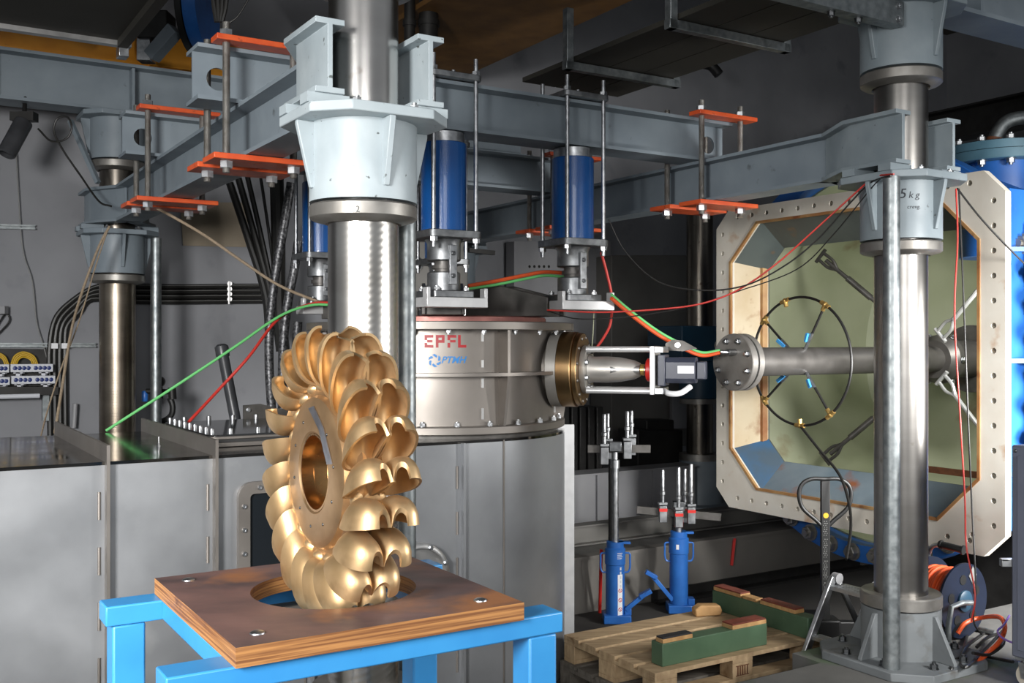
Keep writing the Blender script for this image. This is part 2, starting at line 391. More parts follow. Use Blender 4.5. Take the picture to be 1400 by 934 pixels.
def column(label, u, v, steel, paint, low, upper=True, base=True, pipe=None, top=2.55):
    t = thing('press_column', label, 'column', W(u, v, FL), 'steel columns of the press frame')
    if low is None:
        part('shaft', MB(UV).cyl((u,v,E(-1.3)), (u,v,E(top)), .125, n=64), steel, t)
    else:
        part('shaft', MB(UV).cyl((u,v,E(.45)), (u,v,E(top)), .1245, n=64), steel, t)
        part('lower_shaft', MB(UV).cyl((u,v,E(-1.3)), (u,v,E(.45)), .125, n=64), low, t, 'lower shaft with machining marks')
    s = collar(t, u, v, E(.428), E(.482), E(.762), E(.797), paint)
    if upper:
        collar(t, u, v, E(1.245), E(1.302), E(1.60), E(1.635), paint)
    if base:
        part('base_ring', MB(UV).rev([(.126,E(-1.275)),(.19,E(-1.275)),(.19,E(-1.225)),(.184,E(-1.218)),(.126,E(-1.218))], (u,v,0), n=56, closed=True), M['ring_steel'], t)
        part('base_sleeve', MB(UV).ring((u,v,E(-1.51)), (u,v,E(-1.283)), .186, .126, 56), M['paint_base'], t)
        mb = MB(); mb.ext(octo(u, v, FL, .33, .13), (0,0,.04)); part('base_plate', mb, M['paint_base'], t, bev=.004)
        for d in DIRS: part('base_gusset', gusset(u, v, d, .04, E(-1.3), .186, .3, .2), M['paint_base'], t, bev=.003)
        for a in range(8):
            an = pi/8 + a*pi/4; bolt(t, W(u+.285*math.cos(an), v+.285*math.sin(an), .04), (0,0,1), .018, .024, M['zinc_dark'])
    for a in (.5, 1.07, 2.07, 2.64, 3.64, 4.21, 5.21, 5.78):
        bolt(t, W(u+.222*math.cos(a), v+.222*math.sin(a), E(.797)), (0,0,1), .016, .02)
    if pipe:
        pu, pv, z0, z1 = pipe
        mb = MB(UV).ring((u+pu,v+pv,z0), (u+pu,v+pv,z1), .0385, .034, 24)
        single('stand_pipe', mb, M['galvanised'], pipe_label[label[:12]], 'pipe', 'galvanised pipes beside the columns')
    return t
pipe_label = {'polished ste': 'thin galvanised pipe behind the polished column with bronze wheel', 'steel column': 'thin galvanised pipe standing against the column before the vessel opening',
              'worn steel c': 'thin galvanised pipe beside the column near the black wall cables'}
colA = column('polished steel column with pale grey collar rising behind the bronze wheel', AU, AV, M['shaft_steel'], M['paint_light'], M['shaft_machined'], pipe=(.225,.12,FL,E(.762)))
colB = column('steel column with grey collars standing in front of the vessel opening', BU, BV, M['shaft_dull'], M['paint_mid'], None, pipe=(-.262,-.15,.04,E(.762)))
colC = column('worn steel column by the concrete wall with black cables', CUu, CVv, M['shaft_worn'], M['paint_beam'], M['shaft_thread'], pipe=(.262,-.04,FL,E(.762)), top=1.638)
colE = column('shaded steel column rising behind the round tank', EU, EV, M['shaft_worn'], M['paint_beam'], None, upper=False, top=1.2)
# column of the neighbouring rig
t = thing('rig_column', 'dark steel column with navy collar between motor and vessel edge', 'column', W(6.445,7.14,FL))
part('shaft', MB(UV).cyl((6.445,7.14,.35), (6.445,7.14,E(1.45)), .122, n=48), M['shaft_worn'], t)
part('base_sleeve', MB(UV).rev([(.126,.02),(.3,.02),(.3,.06),(.21,.07),(.19,.46),(.126,.46)], (6.445,7.14,0), n=40, closed=True), M['paint_beam'], t)
part('base_ring', MB(UV).ring((6.445,7.14,.46), (6.445,7.14,.52), .19, .123), M['ring_steel'], t)
part('collar', MB(UV).ring((6.445,7.14,E(-.52)), (6.445,7.14,E(-.18)), .19, .123), M['collar_navy'], t)
part('collar_ring', MB(UV).ring((6.445,7.14,E(-.57)), (6.445,7.14,E(-.525)), .19, .123), M['ring_steel'], t)
mb = MB(UV); mb.bb((6.02,6.9,E(-.18)),(6.9,7.38,E(.14))); 
part('yoke', mb, M['collar_navy'], t, bev=.01)

# hand writing and stamps on the collars
def text_geo(s, size, shear=0, bold=0):
    c = bpy.data.curves.new('t', 'FONT'); c.body = s; c.size = size; c.shear = shear; c.offset = bold; c.align_x = 'CENTER'; c.resolution_u = 3
    o = bpy.data.objects.new('t', c); COL.objects.link(o); bpy.context.view_layer.update()
    me = bpy.data.meshes.new_from_object(o.evaluated_get(bpy.context.evaluated_depsgraph_get()))
    vs = [Vector(v.co) for v in me.vertices]; fs = [list(p.vertices) for p in me.polygons]
    bpy.data.objects.remove(o); bpy.data.curves.remove(c); bpy.data.meshes.remove(me); return vs, fs
def wrap(mb, vs, fs, c, R, az, z, th=.0012):   # lay flat letters onto a cylinder around c (world xy)
    out = []
    for p in vs:
        a = az + p.x/R; out.append(Vector((c[0]+(R+th)*math.cos(a), c[1]+(R+th)*math.sin(a), z+p.y)))
    mb.add(out, fs); return mb
def az_of(c, dx):  # azimuth on a cylinder facing the camera, dx = sideways offset over radius
    return math.atan2(-c[1], -c[0]) + math.asin(dx)
cB = W(BU, BV, 0); cA = W(AU, AV, 0)
mb = MB()
for s, dx, z, sz in (('5', .04, E(.675), .065), ('k', .23, E(.675), .045), ('g', .38, E(.675), .045), ('crevg.', .3, E(.625), .026)):
    vs, fs = text_geo(s, sz, .15); wrap(mb, vs, fs, cB, .19, az_of(cB, dx), z)
part('handwriting', mb, M['ink'], colB, '5 kg written in felt pen')
mb = MB(); vs, fs = text_geo('2', .03); wrap(mb, vs, fs, cA, .19, az_of(cA, -.1), E(.438)); part('stamped_number', mb, M['ink'], colA)

# ---------------------------------------------------------------- frame beams
def fork_beam(label, u, v0, v1, paint, paint_end):
    t = thing('crosshead_beam', label, 'beam', W(u, (v0+v1)/2, E(.83)), 'forked frame beams between the columns')
    part('web_beam', MB(UV).isec([(u,v0+.42),(u,v1-.42)], E(.83), E(1.08), .085, .018, .014), paint, t)
    for (vv, s) in ((v0, 1), (v1, -1)):
        for k in (-1, 1):
            path = [(u+k*.02, vv+s*.44), (u+k*.035, vv+s*.4), (u+k*.188, vv+s*.14), (u+k*.188, vv-s*.16)]
            p = part('fork_arm', MB(UV).isec(path, E(.83), E(1.08), .052, .02, .018), paint_end if s > 0 else paint, t, bev=.002)
            part('foot_block', MB(UV).box((u+k*.188, vv-s*.11, E(.8135)), (.15, .07, .033)), paint_end if s > 0 else paint, p)
            part('foot_block', MB(UV).box((u+k*.188, vv+s*.10, E(.8135)), (.15, .07, .033)), paint_end if s > 0 else paint, p)
    return t
fork_beam('grey forked beam running from the polished column back towards the concrete wall', AU, AV, CVv, M['paint_beam'], M['paint_light'])
fork_beam('grey forked beam running back from the column before the vessel', BU, BV, EV, M['paint_beam'], M['paint_mid'])
V2, V4 = 4.70, 6.27
def cross(label, v, paint):
    t = thing('cross_beam', label, 'beam', W(2.8, v, E(1.08)), 'cross beams laid over the forked beams')
    o = part('web_beam', MB(UV).isec([(1.20,v),(4.42,v)], E(1.081), E(1.33), .1, .018, .014), paint, t)
    c = MB(UV)
    for u in (1.315, 4.30): c.cyl((u,v-.05,E(1.2)), (u,v+.05,E(1.2)), .052, n=32)
    bool_cut(o, c)
    return t
cross('grey cross beam with round end hole carrying the two nearer blue cylinders', V2, M['paint_beam'])
cross('grey cross beam with round end hole carrying the farther blue cylinders', V4, M['paint_beam'])
def upper(label, v, u0, u1, vs=0):
    t = thing('roof_beam', label, 'beam', W((u0+u1)/2, v, E(1.64)), 'upper steel beams above the columns')
    part('web_beam', MB(UV).isec([(u0,v),(u1,v)], E(1.64), E(1.99), .12, .022, .016), M['paint_beam'], t)
    for k in range(int((u1-u0)/.9)):
        part('web_stiffener', MB(UV).box((u0+.35+k*.9, v-.06, E(1.815)), (.02,.09,.3)), M['paint_beam'], t)
    return t
upper('deep grey beam along the concrete wall below the yellow crane', CVv-.05, -2.4, 4.9)
upper('deep grey beam leading away from the upper collar of the vessel column', BV, 4.385, 9.0)
def clamp(label, u, v, parent_low=E(.83)):
    t = thing('beam_clamp', label, 'clamp', W(u, v, E(.79)), 'orange clamps joining crossed beams')
    z0 = E(.802)
    for s in (-1, 1):
        part('top_plate', MB(UV).box((u+.02, v+s*.155, E(1.343)), (.46, .1, .025)), M['orange_paint'], t, bev=.003)
        part('bottom_plate', MB(UV).box((u, v+s*.135, z0+.0125), (.46, .19, .025)), M['orange_paint'], t, bev=.003)
    for a in (-.155, .155):
        for b in (-.155, .155):
            r = part('threaded_rod', MB(UV).cyl((u+a,v+b,z0-.05), (u+a,v+b,E(1.42)), .0165, n=16), M['rod_thread'], t)
            bolt(r, W(u+a,v+b,E(1.356)), (0,0,1), .03, .03, M['zinc'], 'nut', 'nut')
            bolt(r, W(u+a,v+b,z0), (0,0,-1), .03, .03, M['zinc'], 'nut', 'nut')
    return t
clamp('orange plate clamp with four threaded rods on the beam beside the polished column', AU, V2)
clamp('orange plate clamp hanging near the wall column with black cables', AU, V4)
clamp('orange plate clamp above the motor and vessel edge', BU+.03, V2)
clamp('orange plate clamp in shadow behind the blue cylinders', BU+.03, V4)

# ---------------------------------------------------------------- hydraulic cylinders
def rsq(u, v, z, h, r, n=5):
    out = []
    for sx, sy, a0 in ((1,1,0),(-1,1,pi/2),(-1,-1,pi),(1,-1,3*pi/2)):
        for k in range(n+1):
            a = a0 + k*pi/2/n; out.append(W(u+sx*(h-r)+r*math.cos(a), v+sy*(h-r)+r*math.sin(a), z))
    return out
TU, TV = 2.87, 5.46
TC = W(TU, TV, 0)
def cylinder(label, u, v):
    t = thing('hydraulic_cylinder', label, 'hydraulic cylinder', W(u, v, E(.232)), 'blue hydraulic cylinders over the tank')
    part('barrel', MB(UV).rev([(.1,E(.567)),(.118,E(.567)),(.118,E(1.018)),(.114,E(1.022)),(.1,E(1.022))], (u,v,0), n=48, closed=True), M['cyl_blue'], t)
    part('cap_ring', MB(UV).rev([(.0,E(1.02)),(.108,E(1.02)),(.108,E(1.072)),(.1,E(1.078)),(.0,E(1.078))], (u,v,0), n=48), M['zinc'], t)
    mb = MB(); mb.ext(rsq(u, v, E(.527), .15, .035), (0,0,.038)); part('lower_plate', mb, M['plate_steel'], t, bev=.003)
    mb = MB(); mb.ext(rsq(u, v, E(1.335), .15, .03), (0,0,.03)); part('upper_plate', mb, M['plate_steel'], t, bev=.003)
    for a in (-.122, .122):
        for b in (-.122, .122):
            r = part('tie_rod', MB(UV).cyl((u+a,v+b,E(.475)), (u+a,v+b,E(1.45)), .0115, n=14), M['zinc'], t)
            bolt(r, W(u+a,v+b,E(.527)), (0,0,-1), .021, .022, None, 'nut', 'nut'); bolt(r, W(u+a,v+b,E(1.365)), (0,0,1), .021, .022, None, 'nut', 'nut')
    part('load_cell', MB(UV).rev([(0,E(.415)),(.082,E(.415)),(.088,E(.42)),(.088,E(.505)),(.1,E(.525)),(0,E(.525))], (u,v,0), n=36), M['plate_steel'], t)
    part('piston_rod', MB(UV).rev([(0,E(.355)),(.05,E(.355)),(.05,E(.375)),(.062,E(.375)),(.062,E(.395)),(.05,E(.395)),(.05,E(.42)),(0,E(.42))], (u,v,0), n=30), M['dark_steel'], t)
    part('lower_block', MB(UV).rev([(0,E(.262)),(.086,E(.262)),(.086,E(.352)),(.08,E(.357)),(0,E(.357))], (u,v,0), n=36), M['plate_steel'], t)
    s = part('strap', MB(UV).box((u+.0, v-.096, E(.392)), (.042, .02, .2)), M['zinc'], t, bev=.002)
    for z in (.335, .45): bolt(s, W(u, v-.106, E(z)), W(0,-1,0), .012, .006, M['zinc_dark'], 'cap')
    mb = MB(); mb.ext(rsq(u, v, E(.224), .12, .02), (0,0,.036)); f = part('foot_plate', mb, M['plate_steel'], t, bev=.004)
    for a in (-.085, .085):
        for b in (-.085, .085): bolt(f, W(u+a, v+b, E(.26)), (0,0,1), .015, .018)
    return t
CYL = [('blue hydraulic cylinder close behind the polished column collar', 2.485, V2),
       ('blue hydraulic cylinder with full barrel in view above the tank rim', 3.30, V2),
       ('blue hydraulic cylinder partly hidden by the polished column on its wall side', 2.42, V4),
       ('blue hydraulic cylinder at the hidden rear corner of the tank', 3.30, V4)]
for l, u, v in CYL: cylinder(l, u, v)
# ---------------------------------------------------------------- turbine tank
t = thing('turbine_tank', 'round stainless tank with red and blue lettering under the blue cylinders', 'tank', W(TU, TV, E(-.5)))
def tank_rev(prof, n=96, **k): return MB(UV).rev(prof, (TU,TV,0), n=n, **k)
shell = part('shell', tank_rev([(.66,E(-.47)),(.68,E(-.47)),(.68,E(.062)),(.66,E(.062))], closed=True), M['inox'], t)
part('top_flange', tank_rev([(.0,E(.062)),(.79,E(.062)),(.795,E(.066)),(.795,E(.104)),(.79,E(.108)),(.0,E(.108))]), M['inox'], t)
part('lower_flange', tank_rev([(.6,E(-.5)),(.735,E(-.5)),(.74,E(-.495)),(.74,E(-.46)),(.735,E(-.455)),(.6,E(-.455))], closed=True), M['inox'], t)
part('neck', tank_rev([(.6,E(-.5225)),(.70,E(-.5225)),(.70,E(-.5)),(.6,E(-.5))], closed=True), M['dark_steel'], t)
part('ring_rib', tank_rev([(.67,E(-.186)),(.775,E(-.186)),(.775,E(-.168)),(.67,E(-.168))], closed=True), M['inox'], t)
vd = math.radians(-90)   # rib towards -v
for k in range(6):
    a = vd + k*pi/3; d = Vector((math.cos(a), math.sin(a), 0)); n = Vector((-d.y, d.x, 0))
    mb = MB(UV); c = Vector((TU, TV, 0))
    for z0, z1 in ((-.455, -.186), (-.168, .062)):
        q = [c + d*r - n*.008 + Vector((0,0,E(z))) for r, z in ((.67,z0),(.78 if z0 > -.3 else .735,z0),(.78,z1),(.67,z1))]
        mb.ext(q, n*.016)
    part('vertical_rib', mb, M['inox'], t)
    mb = MB(UV)
    for z0, z1 in ((-.42, -.36), (-.25, -.2), (-.14, -.1), (0, .05)):
        a2 = a - .155; d2 = Vector((math.cos(a2), math.sin(a2), 0))
        mb.box(c + d2*.682 + Vector((0,0,E((z0+z1)/2))), (.014,.014,z1-z0), Matrix.Rotation(a2,3,'Z'))
    part('weld_seam', mb, M['inox_bright'], t)
for k in range(24):
    a = 2*pi*(k+.35)/24; bolt(t, W(TU+.735*math.cos(a), TV+.735*math.sin(a), E(.062)), (0,0,-1), .014, .018)
for k in range(24):
    a = 2*pi*(k+.6)/24; bolt(t, W(TU+.705*math.cos(a), TV+.705*math.sin(a), E(-.455)), (0,0,1), .015, .02)
part('cover_disc', MB(UV).rev([(0,E(.108)),(.60,E(.108)),(.60,E(.136)),(.59,E(.142)),(0,E(.142))], (TU+.02,TV-.02,0), n=80), M['copper_pink'], t)
# support arms carrying the cylinders: dark cast wedges with a pale seat
for i, (l, u, v) in enumerate(CYL):
    d = Vector((u-TU, v-TV, 0)); L = d.length; d.normalize(); n = Vector((-d.y, d.x, 0)); c = Vector((TU, TV, 0))
    arm = MB(UV)
    for s in (-1, 1):
        q = [c + d*r + n*(s*.115) + Vector((0,0,E(z))) for r, z in ((.24,.142),(.24,.27),(.34,.32),(.44,.325),(L-.1,.245),(L-.1,.142))]
        arm.ext(q, n*(.02*-s))
    q = [c + d*r - n*.105 + Vector((0,0,E(z))) for r, z in ((.26,.142),(.26,.26),(.35,.31),(.43,.312),(L-.13,.22),(L-.13,.142))]
    arm.ext(q, n*.21)
    part('support_arm', arm, M['dark_steel'], t, 'dark wedge shaped support arm', bev=.004)
    seat = MB(UV)
    seat.box((u, v-.09, E(.198)), (.35, .13, .05))
    q = c + d*(L-.22)
    for s in (-1, 1):
        seat.box((u+s*.165, v-.13, E(.245)), (.02, .05, .055))
    part('seat_plate', seat, M['white_alu'], t, 'bright white seat plate', bev=.003)
# lettering on the shell
c2 = (TC.x, TC.y); mb = MB()
az0 = az_of(c2, .04)
lw, lh, st, gp = .047, .068, .0145, .0605
def strips(mb, rects, x0, z0):
    for a, b, c_, d in rects:
        vs = []; fs = []
        n = 4
        for i in range(n+1):
            x = a + (c_-a)*i/n; vs += [Vector((x0+x, b, 0)), Vector((x0+x, d, 0))]
        for i in range(n): fs.append((2*i, 2*i+2, 2*i+3, 2*i+1))
        wrap(mb, vs, fs, c2, .68, az0, z0)
x = -.117; z = E(-.033)
strips(mb, [(0,0,lw,st),(0,0,st,.026),(.014,.028,lw-.004,.041),(0,.04,st,.068),(0,lh-st,lw,lh)], x, z); x += gp
strips(mb, [(0,0,st,lh),(st,lh-st,lw,lh),(lw-st,.028,lw,lh),(st,.026,lw,.026+st)], x, z); x += gp+.002
strips(mb, [(0,0,st,.026),(.014,.028,lw-.004,.041),(0,.04,st,.068),(0,lh-st,lw,lh)], x, z); x += gp-.004
strips(mb, [(0,0,st,lh),(st,0,lw-.002,st)], x, z)
part('red_lettering', mb, M['letter_red'], shell, 'red EPFL lettering')
mb = MB(); vs, fs = text_geo('PTMH', .05, .3, .0012); vs = [p + Vector((.037, 0, 0)) for p in vs]; wrap(mb, vs, fs, c2, .68, az0, E(-.115))
for k in range(6):   # ring of six swirling blades
    a0 = k*pi/3; pts = []
    for r, da in ((.017,.0),(.021,.5),(.034,.95),(.036,.55),(.031,.15),(.025,-.05)):
        pts.append(Vector((-.062 + r*math.cos(a0+da), r*math.sin(a0+da), 0)))
    wrap(mb, pts, [list(range(6))], c2, .68, az0, E(-.102))
part('blue_logo', mb, M['letter_blue'], shell, 'blue PTMH lettering with ring logo')

# ---------------------------------------------------------------- tailwater channel below the tank
VF, VB = 4.72, 6.20; ZT = E(-.523)
t = thing('tailwater_channel', 'long stainless steel channel box running under the round tank', 'channel', W(.6, TV, PIT))
def dplan(off, z, u0=-1.9):
    R = (VB-VF)/2 + off; vc = (VF+VB)/2; out = [W(u0, VF-off, z), W(TU, VF-off, z)]
    for k in range(1, 32):
        a = -pi/2 + pi*k/32; out.append(W(TU+R*math.cos(a), vc+R*math.sin(a), z))
    return out + [W(TU, VB+off, z), W(u0, VB+off, z)]
body = part('channel_body', MB().ext(dplan(0, PIT+.005), (0,0,ZT-PIT-.02)), M['inox_duct'], t)
part('top_sheet', MB().ext(dplan(.0, ZT-.0145), (0,0,.0145)), M['inox_top'], t, 'glossy top sheet')
for u in (-.95, .372, .838, 1.305, 1.772, 2.239, 2.604):
    mb = MB(UV)
    hi = .075 if u < 1.7 else 0
    if hi: q = [Vector((u-.007, v, z)) for v, z in ((VF-.05,PIT+.01),(VF-.05,ZT+hi),(VB+.03,ZT+hi),(VB+.03,ZT-.2),(VB,ZT-.2),(VB,ZT-.001),(VF,ZT-.001),(VF,PIT+.01))]
    else: q = [Vector((u-.007, v, z)) for v, z in ((VF-.03,PIT+.01),(VF-.03,ZT-.01),(VF+.001,ZT-.01),(VF+.001,PIT+.01))]
    mb.ext(q, (.014,0,0)); part('stiffening_rib', mb, M['inox'] if hi else M['inox_duct'], t)
    mb = MB(UV)
    for k in range(6): mb.cyl((u-.03,VF-.002,ZT-.25-k*.24), (u-.03,VF-.002,ZT-.13-k*.24), .0065, n=8)
    part('weld_seam', mb, M['inox'], t)
aE = math.radians(6); de = Vector((math.cos(aE), math.sin(aE), 0))
mb = MB(); c = TC + de*.755; mb.box((c.x, c.y, (PIT+.03+E(-.505))/2), (.105, .02, E(-.505)-PIT-.03)); part('edge_flange', mb, M['white_alu'], t, 'bright vertical edge flange')  # white colour stands in for strong light burning out the steel edge
part('weld_seam', MB(UV).cyl((2.86,VF-.002,E(-1.9)), (2.86,VF-.002,E(-.53)), .005, n=8), M['inox'], t)
# window with bolted frame
def rrect(cx, cz, hx, hz, r, v, n=6):
    out = []
    for sx, sz, a0 in ((1,1,0),(-1,1,pi/2),(-1,-1,pi),(1,-1,3*pi/2)):
        for k in range(n+1):
            a = a0+k*pi/2/n; out.append(Vector((cx+sx*(hx-r)+r*math.cos(a), v, cz+sz*(hz-r)+r*math.sin(a))))
    return out
wx, wz = 1.60, E(-.985)
o = rrect(wx, wz, .19, .33, .07, VF-.03); i_ = rrect(wx, wz, .135, .275, .02, VF-.03)
mb = MB(UV); n = len(o)
vs = o + i_ + [p + Vector((0,.032,0)) for p in o] + [p + Vector((0,.032,0)) for p in i_]
fs = []
for k in range(n):
    j = (k+1) % n; fs += [(k, j, n+j, n+k), (2*n+k, 3*n+k, 3*n+j, 2*n+j), (k, 2*n+k, 2*n+j, j), (n+k, n+j, 3*n+j, 3*n+k)]
mb.add(vs, fs); fr = part('window_frame', mb, M['inox'], t)
part('window_glass', MB(UV).ext(rrect(wx, wz, .136, .276, .02, VF-.012), (0,.012,0)), M['glass_dark'], fr, 'dark window glass')
for k in range(5):
    for s in (-1, 1): bolt(fr, W(wx+s*.163, VF-.03, wz-.22+k*.11), W(0,-1,0), .011, .01, M['zinc'], 'cap')
for k in range(3):
    for s in (-1, 1): bolt(fr, W(wx-.09+k*.09, VF-.03, wz+s*.303), W(0,-1,0), .011, .01, M['zinc'], 'cap')
mb = MB(UV).rev([(.0,0),(.165,0),(.175,.01),(.175,.05),(.16,.06),(.15,.06),(.145,.03),(0,.03)], (2.33, VF+.002, E(-1.2)), (0,-1,0), n=48)
mh = part('hand_hole', mb, M['inox_bright'], t, 'round hand hole cover')
for k in range(8): bolt(mh, W(2.33+.16*math.cos(k*pi/4+.4), VF-.056, E(-1.2)+.16*math.sin(k*pi/4+.4)), W(0,-1,0), .012, .012)
# bolted hatch on the channel top
t2 = thing('access_hatch', 'bolted rectangular hatch with dark glossy cover on the channel top', 'hatch', W(1.72, 5.56, ZT))
hx, hv = 1.70, 5.55; hu, hw = .34, .50
def rr2(u, v, z, a, b, r, n=5):
    out = []
    for sx, sy, a0 in ((1,1,0),(-1,1,pi/2),(-1,-1,pi),(1,-1,3*pi/2)):
        for k in range(n+1):
            an = a0+k*pi/2/n; out.append(W(u+sx*(a-r)+r*math.cos(an), v+sy*(b-r)+r*math.sin(an), z))
    return out
part('hatch_rim', MB().ext(rr2(hx, hv, ZT+.001, hu, hw, .06), (0,0,.022)), M['inox'], t2, bev=.003)
part('hatch_neck', MB().ext(rr2(hx, hv, ZT+.023, hu-.01, hw-.01, .06), (0,0,.016)), M['gasket'], t2)
part('hatch_frame', MB().ext(rr2(hx, hv, ZT+.039, hu, hw, .06), (0,0,.014)), M['inox'], t2, bev=.003)
cov = part('hatch_cover', MB().ext(rr2(hx, hv, ZT+.053, hu-.02, hw-.02, .05), (0,0,.008)), M['hatch_glass'], t2)
for k in range(9):
    for s in (-1, 1): bolt(cov, W(hx+s*(hu-.045), hv-hw+.07+k*(2*hw-.14)/8, ZT+.061), (0,0,1), .013, .028, M['zinc'], 'cap')
for k in range(4):
    for s in (-1, 1): bolt(cov, W(hx-hu+.13+k*(2*hu-.26)/3, hv+s*(hw-.045), ZT+.061), (0,0,1), .013, .028, M['zinc'], 'cap')
st = MB(); p = pxz(217, 611, ZT); st.cyl(p, p+Vector((0,0,.05)), .004, n=10); st.rev([(.012,0),(.012,.008),(.007,.009),(.007,.02)], p, n=6)
single('stud_bolt', st, M['zinc'], 'small upright stud bolt on the glossy channel top', 'bolt')
b = MB(UV); q = pxv(357, 575, VB+.03); u0 = q.x*CU + q.y*SU
b.ext([Vector((u0-.11,VB+.03,ZT-.001)),Vector((u0-.11,VB+.03,ZT+.13)),Vector((u0+.0,VB+.03,ZT+.135)),Vector((u0+.16,VB+.03,ZT+.09)),Vector((u0+.3,VB+.03,ZT+.08)),Vector((u0+.3,VB+.03,ZT-.001))], (0,.015,0))
b.bb((u0-.11,VB-.03,ZT-.0),(u0+.3,VB+.03,ZT+.008))
tb = thing('hose_bracket', 'black steel bracket standing at the rear edge of the channel behind the hatch', 'bracket', W(u0, VB, ZT))
part('bracket_plate', b, M['dark_steel'], tb)
for du, dz in ((-.08, .1), (.07, .09)): bolt(tb, W(u0+du, VB+.03, ZT+dz), W(0,-1,0), .012, .014)
# ---------------------------------------------------------------- bronze bucket wheel
RC = px(457, 644, 2.575)
XA = Vector((-CU, -SU, 0)); XT = Vector((SU, -CU, 0)); XZ = Vector((0, 0, 1))   # axis (hub face), near horizontal, up
ru = RC.x*CU + RC.y*SU; rv = -RC.x*SU + RC.y*CU
wheel = thing('bucket_wheel', 'bronze water wheel with many double cup buckets standing in the wooden board', 'turbine wheel', (RC.x, RC.y, RC.z-.36))
part('hub', MB().rev([(.098,.052),(.103,.056),(.172,.056),(.186,.050),(.192,.036),(.206,.030),(.222,.034),(.232,.02),(.232,-.02),(.222,-.034),(.206,-.030),(.192,-.036),(.186,-.050),(.172,-.056),(.103,-.056),(.098,-.052)], RC, XA, n=96, closed=True), M['bronze_hub'], wheel)
part('bore_ring', MB().rev([(.0975,.053),(.0975,-.053),(.092,-.053),(.092,-.02),(.094,-.018),(.094,.018),(.092,.02),(.092,.053)], RC, XA, n=80, closed=True), M['bronze_turned'], wheel, 'turned bright bore')
for k in range(10):
    a = k*2*pi/10 + .2
    bolt(wheel, RC + (XT*math.cos(a) + XZ*math.sin(a))*.137 + XA*.0555, XA, .0042, .003, M['zinc_dark'], 'round', 'balance_plug')
def bucket_geo():
    mb = MB(); nr, nf = 9, 32
    A, R, D = .0405, .0715, .066
    for sg in (1, -1):
        a0, r0 = sg*.0388, .2875
        def pt(rho, k, dA, dep, tt):
            f = 2*pi*(k+.5)/nf; c, s_ = math.cos(f), math.sin(f)
            ex = 3.4 if c*sg < 0 else 2.2
            ce = math.copysign(abs(c)**(2/ex), c); se = math.copysign(abs(s_)**(2/ex), s_)
            a = a0 + (A+dA)*rho*ce; r = r0 + (R+dA)*rho*se
            # splitter edge is pulled in at the outer tip, leaving the notch
            t = tt - dep*max(0, 1-rho**2.6)**.72
            rim = .012*max(0, (r-r0)/R)*rho
            return Vector((a, t - rim - .018*(r-r0)/R*1.0, r))
        vs = []; fs = []
        for j in range(nr+1):
            for k in range(nf): vs.append(pt(j/nr, k, 0, D, .03))
        b2 = len(vs)
        for j in range(nr+1):
            for k in range(nf): vs.append(pt(j/nr, k, .0065, D+.007, .030 if j == nr else .029))
        for j in range(nr):
            for k in range(nf):
                q = (k+1) % nf
                fs.append((j*nf+k, (j+1)*nf+k, (j+1)*nf+q, j*nf+q))
                fs.append((b2+j*nf+k, b2+j*nf+q, b2+(j+1)*nf+q, b2+(j+1)*nf+k))
        for k in range(nf):
            q = (k+1) % nf; fs.append((nr*nf+k, b2+nr*nf+k, b2+nr*nf+q, nr*nf+q))
        mb.add(vs, fs)
    # root web joining the two cups to the hub
    mb.ball((0,-.012,.214), 1, (.046,.034,.02), 18)
    return mb
proto = bucket_geo(); bme = None
NB = 21
for k in range(NB):
    al = 2*pi*k/NB + .05
    rad = XT*math.cos(al) + XZ*math.sin(al); tan = XT*math.sin(al) - XZ*math.cos(al)
    if bme is None:
        b0 = single('bucket_shape', proto, M['bronze'], None, None)
        ct = MB()
        for sg in (1, -1): ct.cyl((sg*.0165,-.09,.362), (sg*.0165,.09,.362), .0195, n=24)
        b0.data.transform(Matrix.Translation(b0.location)); b0.location = (0,0,0)
        bool_cut(b0, ct); bme = b0.data; bpy.data.objects.remove(b0); bme.name = 'bucket'; bme.set_sharp_from_angle(angle=math.radians(48))
    o = bpy.data.objects.new('bucket', bme); COL.objects.link(o); o.parent = wheel
    o.rotation_mode = 'QUATERNION'
    # columns: axial, tangent, radial (right handed)
    ax = tan.cross(rad)
    R3 = Matrix((ax, tan, rad)).transposed()
    o.rotation_quaternion = R3.to_quaternion(); o.location = RC - wheel.location
# silvery tape on the hub
mb = MB(); mb.ext([RC + XT*a + XZ*b + XA*.057 for a, b in ((-.026,.158),(.012,.166),(.075,.118),(.134,.034),(.098,.03),(.045,.11))], XA*.002)
part('tape_patch', mb, M['foil'], wheel, 'silvery tape patch on hub face')

# ---------------------------------------------------------------- wooden board and blue table
PU, PV, PS = ru, rv, .358; ZP = E(-.62)
pu0, pu1, pv0, pv1 = .612, 1.302, 2.055, 2.775
pcu, pcv = (pu0+pu1)/2, (pv0+pv1)/2
RH = .205
t = thing('plywood_board', 'stained plywood board with round cut-out lying on the blue table', 'board', W(pcu, pcv, ZP-.042))
n = 96; ci = []; sq = []
angs = sorted([2*pi*k/n for k in range(n)] + [math.atan2(b, a) % (2*pi) for a in (pu1-pcu, pu0-pcu) for b in (pv1-pcv, pv0-pcv)])
for a in angs:
    c_, s_ = math.cos(a), math.sin(a)
    k = min((pu1-pcu)/max(1e-9, abs(c_)), (pv1-pcv)/max(1e-9, abs(s_)))
    sq.append((pcu+c_*k, pcv+s_*k)); ci.append((PU-.0+RH*c_, PV+RH*s_))
N = len(angs); mb = MB()
vs = [W(*p, ZP) for p in sq] + [W(*p, ZP) for p in ci] + [W(*p, ZP-.042) for p in sq] + [W(*p, ZP-.042) for p in ci]
top = []; side = []
